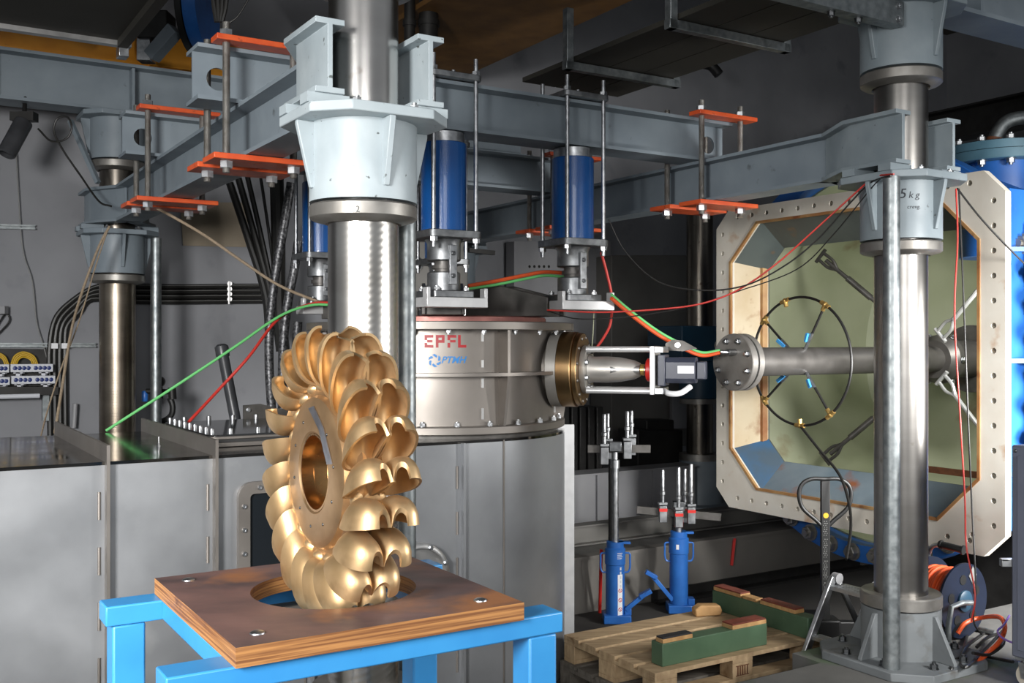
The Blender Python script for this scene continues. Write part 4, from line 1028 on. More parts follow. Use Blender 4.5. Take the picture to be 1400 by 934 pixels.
# ---------------------------------------------------------------- pallet truck handle
P = px(1128, 655, 6.1); Pb = Vector((P.x, P.y, PIT))
t = thing('pallet_truck', 'black pallet truck with loop handle standing before the vessel', 'pallet truck', Pb)
def T(x, y, z): return Vector((P.x + x, P.y + y, z))
sh = MB(); sh.box(T(0,0,(PIT+.2+P.z-.01)/2), (.052,.03,P.z-.01-PIT-.2)); shaft = part('drawbar', sh, M['rubber_black'], t, bev=.004)
zt = P.z
lp = [T(0,0,zt), T(.08,0,zt-.0), T(.135,0,zt-.03), T(.155,0,zt-.09), T(.135,0,zt-.17), T(.06,0,zt-.24), T(.0,0,zt-.285), T(-.06,0,zt-.24), T(-.135,0,zt-.17), T(-.155,0,zt-.09), T(-.135,0,zt-.03), T(-.08,0,zt)]
lp = smooth_pts(lp[-2:] + lp + lp[:2], 6)[12:-6]
part('loop_handle', MB().tube(lp[:-1], .0125, 10, 0, closed=True), M['rubber_black'], t)
mb = MB(); mb.cyl(T(0,-.0155,zt-.215), T(0,-.018,zt-.215), .016, n=18); part('yellow_badge', mb, M['sign_yellow'], shaft)
mb = MB()
for k in range(34):
    if k % 11 in (8,): continue
    for x in (-.009, .004): mb.box(T(x+.004*math.sin(k*2.3), -.0155, zt-.25-k*.0118), (.006+.003*math.sin(k*1.7), .001, .0045))
part('white_print', mb, M['tape_grey'], shaft, 'faded white print')
mb = MB(); mb.box(T(0,.02,PIT+.22), (.16,.14,.16)); part('pump_unit', mb, M['rubber_black'], t, bev=.01)
for s in (-1, 1): part('steer_wheel', MB().cyl(T(s*.03,.02,PIT+.085), T(s*.075,.02,PIT+.085), .085, n=24), M['rubber_black'], t)
for s in (-1, 1): 
    mb = MB(); mb.box(T(s*.16,.5,PIT+.1), (.15,.75,.05)); part('fork', mb, M['rubber_black'], t, bev=.006)
mb = MB(); mb.box(T(0,.13,PIT+.17), (.45,.06,.16)); part('fork_carriage', mb, M['rubber_black'], t, bev=.006)

# ---------------------------------------------------------------- step ladder
t = thing('step_ladder', 'aluminium step ladder standing between pallet and grey column base', 'ladder', W(4.4, 3.79, PIT))
top = pxv(1139, 789, 3.92); ft = pxv(1093, 915, 3.92); d = (ft-top); bot = top + d*((PIT-top.z)/d.z)
off = W(0,-.27,0)
for k in (0, 1):
    part('front_rail', MB().bar(top+off*k, bot+off*k, .028, .045), M['aluminium'], t, bev=.006)
    back = top + W(.42,0,0); back.z = PIT
    part('rear_leg', MB().bar(top+off*k+W(.05,0,-.04), back+off*k, .022, .03), M['aluminium'], t, bev=.004)
    mb = MB(UV); c = top+off*k+W(.03,0,.0); uu = c.x*CU+c.y*SU; vv = -c.x*SU+c.y*CU; mb.cyl((uu,vv-.02,c.z-.01),(uu,vv+.02,c.z-.01),.03,n=20); part('hinge_cap', mb, M['cabinet_grey'], t)
for z in (top.z-.045, top.z-.30, top.z-.55):
    f = (top.z-z)/(top.z-bot.z); c = top + (bot-top)*f
    uu = c.x*CU+c.y*SU; vv = -c.x*SU+c.y*CU; dep = .11 if z > top.z-.1 else .06
    mb = MB(UV); mb.bb((uu-.012,vv-.256,z-.02),(uu+dep,vv-.014,z))
    for k in range(4): mb.bb((uu-.006+k*dep/4,vv-.256,z),(uu+.004+k*dep/4,vv-.014,z+.003))
    part('tread', mb, M['aluminium'], t)

# ---------------------------------------------------------------- cable reel
RV = 3.30; RU = 4.90; rz = .215
pr = pxv(1318, 822, RV); RU = pr.x*CU+pr.y*SU; rz = max(.2, pr.z)
t = thing('cable_reel', 'navy cable reel wound with orange cable behind the grey column base', 'cable reel', W(RU, RV+.1, FL))
RRd = .195
fn = part('near_flange', MB(UV).rev([(.05,0),(RRd,0),(RRd,.012),(.05,.012)], (RU,RV,rz), (0,1,0), n=56, closed=True), M['reel_navy'], t)
part('far_flange', MB(UV).rev([(.0,.2),(RRd,.2),(RRd,.212),(.0,.212)], (RU,RV,rz), (0,1,0), n=56), M['reel_navy'], t)
prof = [(.05,.013)]
for k in range(11):
    z = .02 + k*.0155
    for j in range(5): a = -pi/2 + pi*j/4; prof.append((.148+.0077*math.cos(a)+.006*math.sin(k*1.9), z+.0077+.0077*math.sin(a)))
prof.append((.05,.199)); part('wound_cable', MB(UV).rev(prof, (RU,RV,rz), (0,1,0), n=56, closed=True), M['cable_orange'], t, 'wound orange cable')
part('hub_plate', MB(UV).rev([(0,-.02),(.04,-.02),(.055,-.012),(.055,-.001),(0,-.001)], (RU,RV,rz), (0,1,0), n=32), M['collar_navy'], t)
mb = MB(UV)
for k in range(5):
    a = k*2*pi/5+.4; mb.cyl((RU+.11*math.cos(a),RV-.003,rz+.11*math.sin(a)),(RU+.11*math.cos(a),RV+.001,rz+.11*math.sin(a)),.026,n=18)
part('socket', mb, M['rubber_black'], fn)
mb = MB(UV); c = Vector((RU+.07,RV-.004,rz+.125)); mb.ext([c+Vector((-.033,0,0)),c+Vector((0,0,-.048)),c+Vector((.033,0,0)),c+Vector((0,0,.048))],(0,.003,0)); part('diamond_label', mb, M['tape_grey'], fn, 'grey diamond label')
for v in (RV-.045, RV+.255):
    part('stand_frame', MB(UV).tube([(RU-.19,v,.018),(RU-.195,v,.1),(RU-.17,v,rz),(RU-.08,v,rz+.01),(RU,v,rz)], .014, 10, 0), M['galvanised'], t)
for u in (RU-.19, RU+.19): part('stand_foot', MB(UV).cyl((u,RV-.05,.016),(u,RV+.26,.016), .014, n=12), M['galvanised'], t)
a = px(1316,752,pr.y+.02); b = px(1284,744,pr.y+.12)
part('carry_tube', MB().tube([b, px(1274,748,pr.y+.16), px(1268,762,pr.y+.2), W(RU-.06,RV+.255,rz+.02)], .012, 10), M['zinc'], t)
mb = MB(); mb.cyl(b, a, .019, n=16); mb.cyl(a, a+(a-b)*.06, .025, n=16); mb.cyl(b+(a-b)*.05, b+(a-b)*.12, .024, n=16); part('hand_grip', mb, M['rubber_black'], t)

# ---------------------------------------------------------------- slate cabinet on castors
cu0, cv1 = 4.33, 2.74
t = thing('wheeled_cabinet', 'slate grey cabinet on castors beside the orange cable tangle', 'cabinet', W(cu0+.25, cv1-.25, FL))
part('cabinet_body', MB(UV).bb((cu0,cv1-.5,.135),(cu0+.55,cv1,1.085)), M['cabinet_slate'], t, bev=.008)
part('side_panel', MB(UV).bb((cu0-.004,cv1-.46,.17),(cu0,cv1-.03,1.04)), M['cabinet_slate'], t, bev=.002)
bolt(t, W(cu0-.001, cv1-.02, 1.06), W(-1,0,0), .008, .005, M['zinc_dark'], 'round')
for du in (.05, .5):
    for dv in (.05, .45):
        c = W(cu0+du, cv1-dv, 0); cf = thing if False else None
        mb = MB(UV); mb.bb((cu0+du-.04,cv1-dv-.04,.125),(cu0+du+.04,cv1-dv+.04,.135)); mb.cyl((cu0+du,cv1-dv,.11),(cu0+du,cv1-dv,.125),.028,n=16)
        for s in (-1, 1): mb.ext([Vector((cu0+du+s*.028,cv1-dv-.03,.112)),Vector((cu0+du+s*.028,cv1-dv+.03,.112)),Vector((cu0+du+s*.028,cv1-dv+.015,.04)),Vector((cu0+du+s*.028,cv1-dv-.015,.04))],(.004*s,0,0))
        k = part('castor', mb, M['zinc'], t)
        part('castor_wheel', MB(UV).rev([(0,-.022),(.046,-.022),(.052,-.012),(.052,.012),(.046,.022),(0,.022)], (cu0+du,cv1-dv,.052), (1,0,0), n=28), M['caster_rubber'], k)
mb = MB(); p = px(1374,769,4.62); mb.box(p+Vector((.03,.0,0)), (.1,.03,.035)); mb.box(p+Vector((-.005,0,.012)), (.03,.03,.01)); part('door_latch', mb, M['aluminium'], t, bev=.002)

# ---------------------------------------------------------------- cables
def cable(name, label, pts, r, m, cat='cable', group=None, sm=8): return single(name, MB().tube(pts, r, 8, sm), M[m], label, cat, group)
fz = lambda x, y, dz=.012: pxz(x, y, FL+dz)
cable('orange_cable', 'loose loop of orange cable on the floor beside the slate cabinet', [pxz(1309,866,.05), pxz(1320,852,.10), pxz(1341,845,.12), px(1366,844,5.1), px(1374,858,5.0), px(1366,878,4.95), px(1348,895,4.9), fz(1326,917,.013)], .0115, 'cable_orange')
for i, pts in enumerate([[(1322,870),(1316,893),(1307,910),(1301,915),(1298,908),(1312,900),(1340,897),(1385,905)], [(1345,866),(1322,884),(1313,905),(1322,912),(1345,890),(1372,862)], [(1335,885),(1350,872),(1366,868),(1372,880),(1352,895),(1330,893)]]):
    cable('black_cable', ['black cable looping out in front of the orange cable tangle', 'black cable coiled through the tangle below the navy reel', 'short black cable lying deepest in the tangle by the cabinet'][i], [fz(x, y, .012+.02*i+.03*(k % 2)) for k, (x, y) in enumerate(pts)], .008, 'cable_black', 'cable', 'tangled black cables on the floor')
cable('violet_cable', 'thin violet cable running from the tangle to the slate cabinet', [px(1380,842,5.05), px(1372,855,4.95), px(1364,863,4.9), px(1370,872,4.8), px(1388,880,4.7), px(1412,884,4.6)], .005, 'cable_violet')
Yb = 5.15
cable('red_cable', 'thin red cable hanging straight down past the white vessel flange', [px(1307,258,Yb), px(1309,330,Yb), px(1305,430,Yb), px(1312,560,Yb), px(1319,680,Yb), px(1321,745,Yb), px(1333,812,5.05), px(1328,850,5.05)], .0045, 'cable_red')
cable('black_cable', 'thin black cable hanging straight down past the white vessel flange', [px(1311,258,Yb+.02), px(1317,400,Yb+.02), px(1323,560,Yb+.02), px(1329,700,Yb+.02), px(1334,800,5.07), px(1331,848,5.06), px(1342,868,5.05)], .0045, 'cable_black')
cable('black_cable', 'thin black cable slanting away from the column collar across the blue vessel side', [px(1309,258,Yb), px(1338,295,Yb+.2), px(1370,330,Yb+.3), px(1412,372,Yb+.4)], .005, 'cable_black')
cable('red_cable', 'thin red cable drooping from the column collar across to the tank', [px(1222,238,4.66), px(1195,243,4.85), px(1165,268,4.95), px(1110,318,5.05), px(1060,362,5.15), px(1010,396,5.2), px(960,415,5.25), px(900,423,5.3), px(820,427,5.4), px(748,424,5.5)], .0045, 'cable_red')
cable('black_cable', 'thin black cable drooping under the red cable from the column collar', [px(1218,240,4.66), px(1190,250,4.87), px(1160,280,4.97), px(1120,325,5.05), px(1075,362,5.1), px(1020,390,5.15), px(960,397,5.2), px(900,385,5.3), px(856,345,5.4), px(832,300,5.45)], .004, 'cable_black')
cable('black_cable', 'thinnest black cable strung lowest from the collar towards the tank', [px(1216,240,4.67), px(1196,252,4.85), px(1140,320,5.0), px(1090,368,5.1), px(1010,398,5.2), px(940,420,5.28), px(860,433,5.35), px(790,436,5.42), px(748,425,5.52)], .003, 'cable_black')
cable('red_cable', 'thick red cable hanging beside the nearer blue cylinder down to the injector', [px(822,345,5.82), px(830,375,5.84), px(836,405,5.86), px(835,440,5.88), px(825,462,5.9), px(812,480,5.92)], .008, 'cable_red')
cable('green_cable', 'thin dark green wire hanging beside the tank rim', [px(812,420,5.8), px(811,450,5.85), px(809,478,5.9)], .003, 'vessel_green')
for nm, m, dy, r, l in (('orange_cable','cable_orange',0,.011,'orange cable sagging from the tank top to the blind pipe flange'), ('green_cable','cable_green',-5,.008,'green cable sagging from the tank top to the blind pipe flange')):
    e_ = W(4.2, VCv-.01, E(PE)+.062)
    cable(nm, l, [px(836,408+dy,5.62), px(862,430+dy,5.75), px(900,458+dy,5.9), px(935,477+dy,6.0), px(960,486+dy*.8,6.03), e_ + Vector((0,0,-.004 + (.014 if dy else 0)))], r, m)
    cable(nm, l.replace('sagging from the tank top to the blind pipe flange', 'lying across the tank top between the dark support arms'), [px(640,391-dy*.8,5.75), px(680,384-dy,5.8), px(720,376-dy,5.85), px(745,372-dy,5.85), px(778,374-dy,5.8)], r, m)
cable('green_cable', 'green cable strung from the tank to the channel top by the wall', [px(452,417,6.3), px(428,417,6.3), px(398,425,6.25), px(370,440,6.2), px(320,475,6.1), px(240,528,6.0), pxz(145,589,ZT+.006)], .0085, 'cable_green')
cable('red_cable', 'red cable strung from the tank to the bolted hatch', [px(452,414,6.34), px(428,415,6.34), px(395,427,6.3), px(372,445,6.2), px(340,488,6.05), px(300,532,5.95), pxz(258,577,ZT+.07)], .009, 'cable_red')
# ---------------------------------------------------------------- things on the concrete wall
WV = 8.495
def wp(x, y, d=.03): return pxv(x, y, WV-d)
WN = W(0,-1,0)
for i in range(4):
    o = i*7.0
    pts = [wp(366,391+o,.03), wp(300,391.5+o), wp(230,392+o), wp(165,391+o), wp(130-.3*o,393+o*.8), wp(98-.0*o+o*.5,412+o*.7), wp(76+o*.75,436+o*.5), wp(68+o,475), wp(68+o,530), wp(69+o,640)]
    c = single('wall_cable', MB().tube(pts, .021, 10, 8), M['cable_black'], ['uppermost of the thick black cables bending down the concrete wall','second thick black cable under the uppermost on the concrete wall','third thick black cable on the concrete wall','lowest of the thick black cables on the concrete wall'][i], 'cable', 'thick black cables on the wall')
    part('pale_stripe', MB().tube([p + WN*.0195 + Vector((0,0,.008)) for p in smooth_pts(pts, 4)], .003, 6, 0), M['tape_grey'], c, 'pale stripe along cable')
mb = MB()
for i in range(4): mb.cyl(wp(314,388+i*7.0,.0), wp(314,388+i*7.0,.062), .02, n=8)
a = wp(314,385,.06); b = wp(314,416,.06); mb.bar(a, b, .05, .012); single('cable_clamp', mb, M['inox_bright'], 'bright metal clamp holding the black cables to the wall', 'clamp')
mb = MB()
for x in (70, 84): mb.bar(wp(x,473,.065), wp(x+9,473,.065), .03, .04)
single('cable_clip', mb, M['white_label'], 'white clip holding the black cables over the wall rail', 'clip')
def rail(label, x0, y0, x1, y1):
    mb = MB(); a, b = wp(x0, y0, .02), wp(x1, y1, .02)
    mb.bar(a, b, .036, .012); mb.bar(a+Vector((0,0,.022)), b+Vector((0,0,.022)), .036, .012); mb.bar(a+Vector((0,0,.011))-WN*.01, b+Vector((0,0,.011))-WN*.01, .008, .03)
    single('mounting_rail', mb, M['galvanised'], label, 'rail', 'galvanised rails on the wall')
rail('short galvanised rail high on the concrete wall', -30, 311, 48, 313)
rail('long galvanised rail behind the bending black cables', -30, 474, 131, 474)
# terminal strips
rk = thing('terminal_rack', 'dark wall rack under the white terminal strips', 'rack', wp(20,560,.1))
mb = MB(); mb.bar(wp(-30,534,.08), wp(78,534,.08), .14, .06); part('rack_shelf', mb, M['black_iron'], rk)
mb = MB(); mb.bar(wp(-30,508,.02), wp(76,508,.02), .02, .34); part('rack_back', mb, M['black_iron'], rk)
mb = MB(); mb.ext([wp(57,540,.02), wp(66,540,.02), wp(66,575,.02), wp(57,575,.02)], WN*.05); part('rack_bracket', mb, M['galvanised'], rk)
mb = MB(); mb.cyl(wp(-20,543,.14), wp(54,541,.14), .019, n=14); part('tube_light', mb, M['term_white'], rk, 'white tube')
for l, x0, x1, y0, y1, n in (('white terminal strip with blue screws on the upper row nearest the black cables', 14, 72, 498, 509, 8), ('white terminal strip with blue screws on the lower row nearest the black cables', 15, 75, 514, 525, 8),
                           ('white terminal strip cut by the picture edge on the upper row', -40, 12, 498.5, 510, 8), ('white terminal strip cut by the picture edge on the lower row', -40, 13, 516, 527, 8)):
    l = l.replace('cut by the picture edge', 'farthest from the black cables')
    a, b = wp(x0, (y0+y1)/2, .1), wp(x1, (y0+y1)/2-.6, .1); h = (y1-y0)/F*a.y
    t = thing('terminal_strip', l, 'terminal strip', (a+b)/2 - Vector((0,0,h/2)), 'white terminal strips on the rack')
    mb = MB(); mb.bar(a, b, .06, h); part('strip_body', mb, M['term_white'], t, bev=.003)
    for k in range(n):
        f = .1 + .8*(k + (.6 if k >= n//2 else 0))/(n-.4); c = a + (b-a)*f + WN*.03
        bolt(t, c, WN, .0155, .004, M['term_blue'], 'round', 'blue_screw')
    for f in (.2, .8):
        c = a+(b-a)*f - Vector((0,0,h/2+.014)); mb = MB(); mb.box(c, (.03,.03,.028)); mb.box(c+Vector((0,0,.008)), (.07,.03,.008)); part('strip_foot', mb, M['term_white'], t)
for l, x, n in (('yellow wire loops above the terminal strip nearest the cables', 34, 4), ('yellow wire loops above the far terminal strip', -6, 3)):
    t = thing('yellow_wire', l, 'wire', wp(x, 498, .09), 'yellow wire loops')
    for k in range(n):
        s = 1-k*.13; part('wire_loop', MB().tube([wp(x-19*s,499,.08+.01*k), wp(x-14*s,499-12*s,.09), wp(x-2,499-17.5*s,.09), wp(x+12*s,499-12*s,.09), wp(x+18*s,499,.08+.01*k)], .006, 6), M['cable_yellow'], t)
cable('grey_wire', 'thin grey wire drooping down the bare concrete wall', [wp(22,205), wp(25,260), wp(31,340), wp(44,385), wp(50,440), wp(60,475), wp(71,515)], .004, 'tape_grey', 'wire')
cable('black_wire', 'short black wire curling on the concrete wall by the rail', [wp(-10,456), wp(6,430), wp(12,432), wp(11,442), wp(-8,462)], .006, 'cable_black', 'wire')
mb = MB(); mb.box(wp(-2,424,.04), (.12,.06,.06)); single('junction_box', mb, M['cabinet_grey'], 'small grey junction box on the concrete wall', 'box', bev=.004)
sp = thing('spot_lamp', 'dark cylindrical spot lamp hanging under the roof beam near the wall', 'lamp', px(22,185,7.0))
part('lamp_tube', MB().rev([(0,0),(.055,0),(.06,.01),(.06,.27),(.05,.28),(.05,.25),(0,.24)], px(33,166,7.0), px(9,210,6.9)-px(33,166,7.0), n=28), M['pvc_dark'], sp)
mb = MB(); mb.box(px(33,160,7.0), (.16,.08,.06)); mb.cyl(px(33,160,7.0), px(36,100,7.2), .015, n=10); part('lamp_bracket', mb, M['black_iron'], sp)
cable('black_wire', 'black wire looped below the roof beam behind the spot lamp', [px(52,176,7.0), px(70,193,7.0), px(90,190,7.0), px(98,175,7.0), px(92,160,7.0), px(78,163,7.0), px(74,180,7.0), px(86,205,7.0), px(110,240,7.0), px(135,275,6.9), px(152,282,6.8)], .007, 'cable_black', 'wire')
mb = MB(); mb.bar(px(96,165,7.3), px(134,250,7.2), .03, .03); single('diagonal_brace', mb, M['paint_beam'], 'thin diagonal brace beside the wall column collar', 'brace')
# ropes
for l, pts in (('tan rope strung from the orange clamp across to the tank', [px(195,275,6.2), px(232,294,6.2), px(280,322,6.25), px(335,360,6.3), px(385,392,6.35), px(447,417,6.4)]),
               ('tan rope running down from the column collar to the channel top', [px(150,309,6.9), px(135,338,6.9), px(112,400,6.8), px(98,450,6.6), px(88,510,6.4), px(75,592,6.1)]),
               ('thin pale cord running down from the column collar beside the tan rope', [px(148,312,6.9), px(132,360,6.9), px(108,440,6.7), px(85,500,6.5), px(66,558,6.3), px(55,600,6.0)])):
    cable('tan_rope' if 'cord' not in l else 'pale_cord', l, pts, .009 if 'cord' not in l else .005, 'rope_tan', 'rope')
# corrugated hoses and black ducts behind the cylinder
for l, pts in (('braided hose running down beside the polished column nearest the wall', [px(398,250,6.9), px(388,310,6.9), px(376,380,6.9), px(369,440,6.9), px(368,500,6.9), px(372,570,6.9)]),
               ('braided hose running down between its neighbour and the polished column', [px(408,330,6.85), px(402,370,6.85), px(394,410,6.85), px(388,460,6.85), px(386,510,6.85), px(386,570,6.85)]),
               ('short braided hose end behind the top of the bronze wheel', [px(407,440,6.8), px(405,480,6.8), px(404,560,6.8)])):
    single('braided_hose', MB().tube(pts, .031, 12, 8), M['hose_braid'], l, 'hose', 'braided hoses beside the polished column')
for i, (x0, y0, x1, y1, r) in enumerate(((314,250,362,400,.03),(326,244,368,398,.026),(338,240,372,396,.02),(356,240,378,400,.012),(378,236,381,420,.055))):
    single('black_duct', MB().tube([px(x0,y0,8.0), px((x0+x1)/2+1,(y0+y1)/2,8.05), px(x1,y1,8.1), px(x1+6,y1+60,8.1)], r, 10, 6), M['cable_black'], ['thick black duct slanting down the wall farthest from the hoses','black duct slanting beside the thickest slanting one','thinner black duct slanting in the middle of the bundle','thin black cable hanging between the slanting ducts and the wide upright duct','wide black duct hanging upright behind the braided hoses'][i], 'duct', 'black ducts hanging before the wall')
mb = MB(); mb.tube([px(325,590,6.9), px(305,486,6.95), px(302,476,6.96)], .037, 16, 0); mb.rev([(.043,0),(.046,.01),(.046,.07),(.03,.085),(0,.085)], px(305,488,6.95), px(301,462,6.97)-px(305,488,6.95), n=20)
single('capped_pipe', mb, M['pvc_dark'], 'dark plastic pipe with cap leaning up behind the channel hatch', 'pipe')
mb = MB(UV); q = wp(285,300,.012)
mb = MB(); mb.ext([wp(246,277,0), wp(340,277,0), wp(336,338,0), wp(250,336,0)], WN*.008); single('wall_board', mb, M['ply_edge'] if False else M['tape_board'] if 'tape_board' in M else mat('tape_board', g(150,138,120), g(138,126,108), rough=.7, scale=5), 'brownish board fixed on the wall behind the frame beam', 'board')
t = thing('gauge_manifold', 'small dark gauge manifold on the wall beside the galvanised pipe', 'gauge', px(222,560,7.7))
G = lambda x, y: px(x, y, 7.7)
mb = MB(); mb.cyl(G(200,535), G(238,536), .02, n=12); mb.cyl(G(218,528), G(219,545), .022, n=12); mb.cyl(G(235,530), G(236,546), .03, n=12); part('manifold_body', mb, M['black_iron'], t)
mb = MB(); c = G(219,522); mb.rev([(0,0),(.04,0),(.04,.03),(.034,.034),(.034,.026),(0,.026)], c, (0,-1,0), n=24); part('gauge_dial', mb, M['black_iron'], t)
mb = MB(); mb.tube([G(232,544), G(236,555), G(234,568), G(222,576), G(212,572)], .022, 10); part('elbow_hose', mb, M['rubber_black'], t)
mb = MB(); mb.rev([(0,0),(.02,0),(.024,.01),(.024,.07),(.018,.08),(0,.08)], G(198,549), (0,0,1), n=16); part('blue_bowl', mb, M['jack_blue'], t, 'blue filter bowl')
mb = MB(); mb.cyl(wp(101,585,.05), wp(103,552,.05), .018, n=10); single('wall_stub', mb, M['cabinet_grey'], 'short pale pipe stub low on the wall beside the black cables', 'pipe')

# ---------------------------------------------------------------- dim machines behind the tank
mb = MB(); a = pxv(655,322,8.42); b = pxv(703,440,8.42)
def wallbox(name, label, cat, x0, y0, x1, y1, v, depth, m, bev=.006):
    mb = MB(); mb.ext([pxv(x0,y0,v), pxv(x1,y0,v), pxv(x1,y1,v), pxv(x0,y1,v)], W(0,depth,0)); 
    return mb
t = thing('wall_panel', 'pale grey wall panel with five dark cable holes behind the tank', 'panel', pxv(730,440,8.3))
part('panel_body', wallbox('','','',703,330,835,470,8.3,.15,None), M['cabinet_grey'], t, bev=.004)
for k in range(5): bolt(t, pxv(724+k*6.6,364.5,8.3), WN, .014, .003, M['hole_dark'], 'round', 'cable_hole')
mb = wallbox('','','',836,349,946,610,8.05,.35,None); single('control_cabinet', mb, M['cabinet_dark'], 'dark grey control cabinet against the wall between tank and vessel', 'cabinet', bev=.01)
mb = wallbox('','','',919,542,941,586,8.0,.04,None); single('notice_plate', mb, M['cabinet_grey'], 'pale plate hanging on the dark cabinet beside the rig column', 'plate')
t = thing('heat_exchanger', 'dark finned heat exchanger standing behind the jack with white sticker', 'heat exchanger', pxv(795,655,7.3))
for k in range(5):
    mb = wallbox('','','',770+k*11.5,556,779+k*11.5,652,7.3,.3,None); part('fin_column', mb, M['black_iron'], t, bev=.01)
mb = wallbox('','','',768,645,828,656,7.28,.34,None); part('base_frame', mb, M['black_iron'], t)
mb = wallbox('','','',872,588,934,652,7.3,.3,None); mb.ext([pxv(884,574,7.32), pxv(922,574,7.32), pxv(922,589,7.32), pxv(884,589,7.32)], W(0,.2,0)); single('pump_unit', mb, M['black_iron'], 'dark pump unit in shadow beside the rig column base', 'pump', bev=.012)
t = thing('skid_beam', 'dusty grey steel channel lying below the heat exchanger', 'beam', pxv(860,690,6.9))
mb = MB(UV); a = pxv(760,652,6.9); z1 = a.z; z0 = 0.005
mb.bb((3.6,6.9,z1-.015),(6.2,7.15,z1)); mb.bb((3.6,6.93,z0+.012),(6.2,6.945,z1-.015)); mb.bb((3.6,6.9,z0),(6.2,7.15,z0+.012)); part('channel_web', mb, M['cabinet_grey'], t)
for k in range(4): part('web_stiffener', MB(UV).bb((3.9+k*.6,6.905,z0+.013),(3.915+k*.6,6.929,z1-.016)), M['cabinet_grey'], t)
mb = MB(UV); mb.isec([(3.5,6.35),(7.5,6.35)], .008, .16, .06, .012, .01); single('floor_beam', mb, M['cabinet_dark'], 'low dark steel beam along the far pit edge', 'beam')
t = thing('switch_box', 'dark switch box mounted on the rear column behind the blue cylinder', 'switch box', pxv(575,400,7.3))
part('box_body', wallbox('','','',556,330,640,425,7.3,.2,None), M['cabinet_dark'], t, bev=.01)
c = pxv(567,361,7.3); mb = MB(); mb.rev([(.0,0),(.05,0),(.06,.01),(.06,.03),(.045,.035),(.04,.02),(0,.018)], c, WN, n=28); part('round_window', mb, M['zinc'], t)
mb = MB(); mb.bar(pxv(640,342,7.25), pxv(675,346,7.25), .05, .035); part('side_handle', mb, M['black_iron'], t)

# ---------------------------------------------------------------- overhead: walkways, crane, far steel
def walkway(label, u0, u1, v0, v1, e, vs):
    t = thing('walkway', label, 'walkway', W((u0+u1)/2, (v0+v1)/2, E(e)), 'overhead walkways')
    n = 3
    for k in range(n):
        a = u0 + (u1-u0)*k/n; part('floor_board', MB(UV).bb((a+.004,v0 if k == 0 else v0+1.25,E(e)),(a+(u1-u0)/n-.004,v1,E(e)+.03)), M['board_dark'], t)
    for v in vs:
        part('cross_angle', MB(UV).bb((u0-.06,v-.025,E(e)-.055),(u1+.05,v+.025,E(e)-.005)), M['galvanised'], t, bev=.003)
        for u in (u0-.03, u1+.02): part('hanger_post', MB(UV).bb((u-.025,v-.025,E(e)-.055),(u+.025,v+.025,E(e)+.32)), M['galvanised'], t, bev=.003)
    return t
walkway('dark overhead walkway board on angle hangers above the motor', 3.62, 4.42, 2.4, 5.74, 1.72, (5.16, 4.2))
tw = thing('platform', 'dark overhead platform with bright edge angle near the yellow crane', 'platform', W(.4, 5.8, E(1.9)))
for k in range(3): part('floor_board', MB(UV).bb((-1.3+k*.885,4.3,E(1.9)),(-1.3+k*.885+.875,6.8,E(1.9)+.03)), M['board_dark'], tw)
part('edge_angle', MB(UV).bb((-1.3,6.8,E(1.87)),(1.36,6.86,E(1.95))), M['inox_bright'], tw, 'bright edge angle')
for u in (-.6, .3, 1.3): part('joist', MB(UV).bb((u-.03,4.3,E(1.85)),(u+.03,6.78,E(1.899))), M['board_dark'], tw)
mb = MB(UV); mb.bb((1.28,6.78,E(1.80)),(1.34,6.88,E(1.87))); part('end_cleat', mb, M['zinc'], tw, bev=.003)
mb = MB(); a = pxv(1190,30,BV-.1); 
t = thing('support_channel', 'galvanised channel bolted to the upper collar of the vessel column', 'channel', W(3.2, BV-.14, E(1.5)))
part('channel_bar', MB(UV).bb((2.3,BV-.15,E(1.475)),(4.07,BV-.135,E(1.585))), M['galvanised'], t); part('lower_lip', MB(UV).bb((2.3,BV-.135,E(1.475)),(4.07,BV-.08,E(1.485))), M['galvanised'], t)
for z in (1.5, 1.56): bolt(t, W(4.03, BV-.15, E(z)), W(0,-1,0), .014, .012)
for u in (3.62, 3.8): bolt(t, W(u, BV-.11, E(1.475)), (0,0,-1), .016, .02, M['zinc_dark'])
mb = MB(UV); mb.bb((2.3,BV-.4,E(1.59)),(4.05,BV+.25,E(1.62))); 
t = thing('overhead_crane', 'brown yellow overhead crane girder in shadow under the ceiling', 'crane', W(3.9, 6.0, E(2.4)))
part('girder', MB(UV).bb((3.4,3.2,E(2.44)),(4.4,8.45,E(2.9))), M['crane_shaded'], t)
part('bottom_flange', MB(UV).bb((3.3,3.2,E(2.4)),(4.5,8.45,E(2.438))), M['crane_shaded'], t)
t = thing('yellow_crane_rail', 'yellow crane beam glimpsed above the roof beam by the concrete wall', 'crane beam', W(1, 8.25, E(2.05)))
part('rail_beam', MB(UV).bb((-1.6,8.2,E(2.12)),(2.6,8.4,E(2.42))), M['crane_yellow'], t)
part('bottom_flange', MB(UV).bb((-.6,8.12,E(2.06)),(2.0,8.42,E(2.118))), M['crane_yellow'], t)
part('end_stop', MB(UV).bb((1.75,8.05,E(2.1)),(2.05,8.19,E(2.3))), M['crane_yellow'], t)
hY = 7.4
t = thing('hoist_trolley', 'dark hoist trolley with bright blue drum above the roof beam', 'hoist', px(235,60,hY))
mb = MB(); mb.cyl(px(266,8,hY), px(284,8,hY), .31, n=40); part('blue_drum', mb, M['jack_blue'], t, 'blue drum')
mb = MB(); mb.cyl(px(258,8,hY+.02), px(266,8,hY+.02), .34, n=40); part('drum_cheek', mb, M['rubber_black'], t)
mb = MB(); mb.box(px(214,38,hY), (.22,.2,.2)); part('gear_box', mb, M['black_iron'], t, bev=.01)
mb = MB(); mb.box(px(200,70,hY), (.1,.12,.16)); part('bracket_plate', mb, M['zinc'], t, bev=.005)
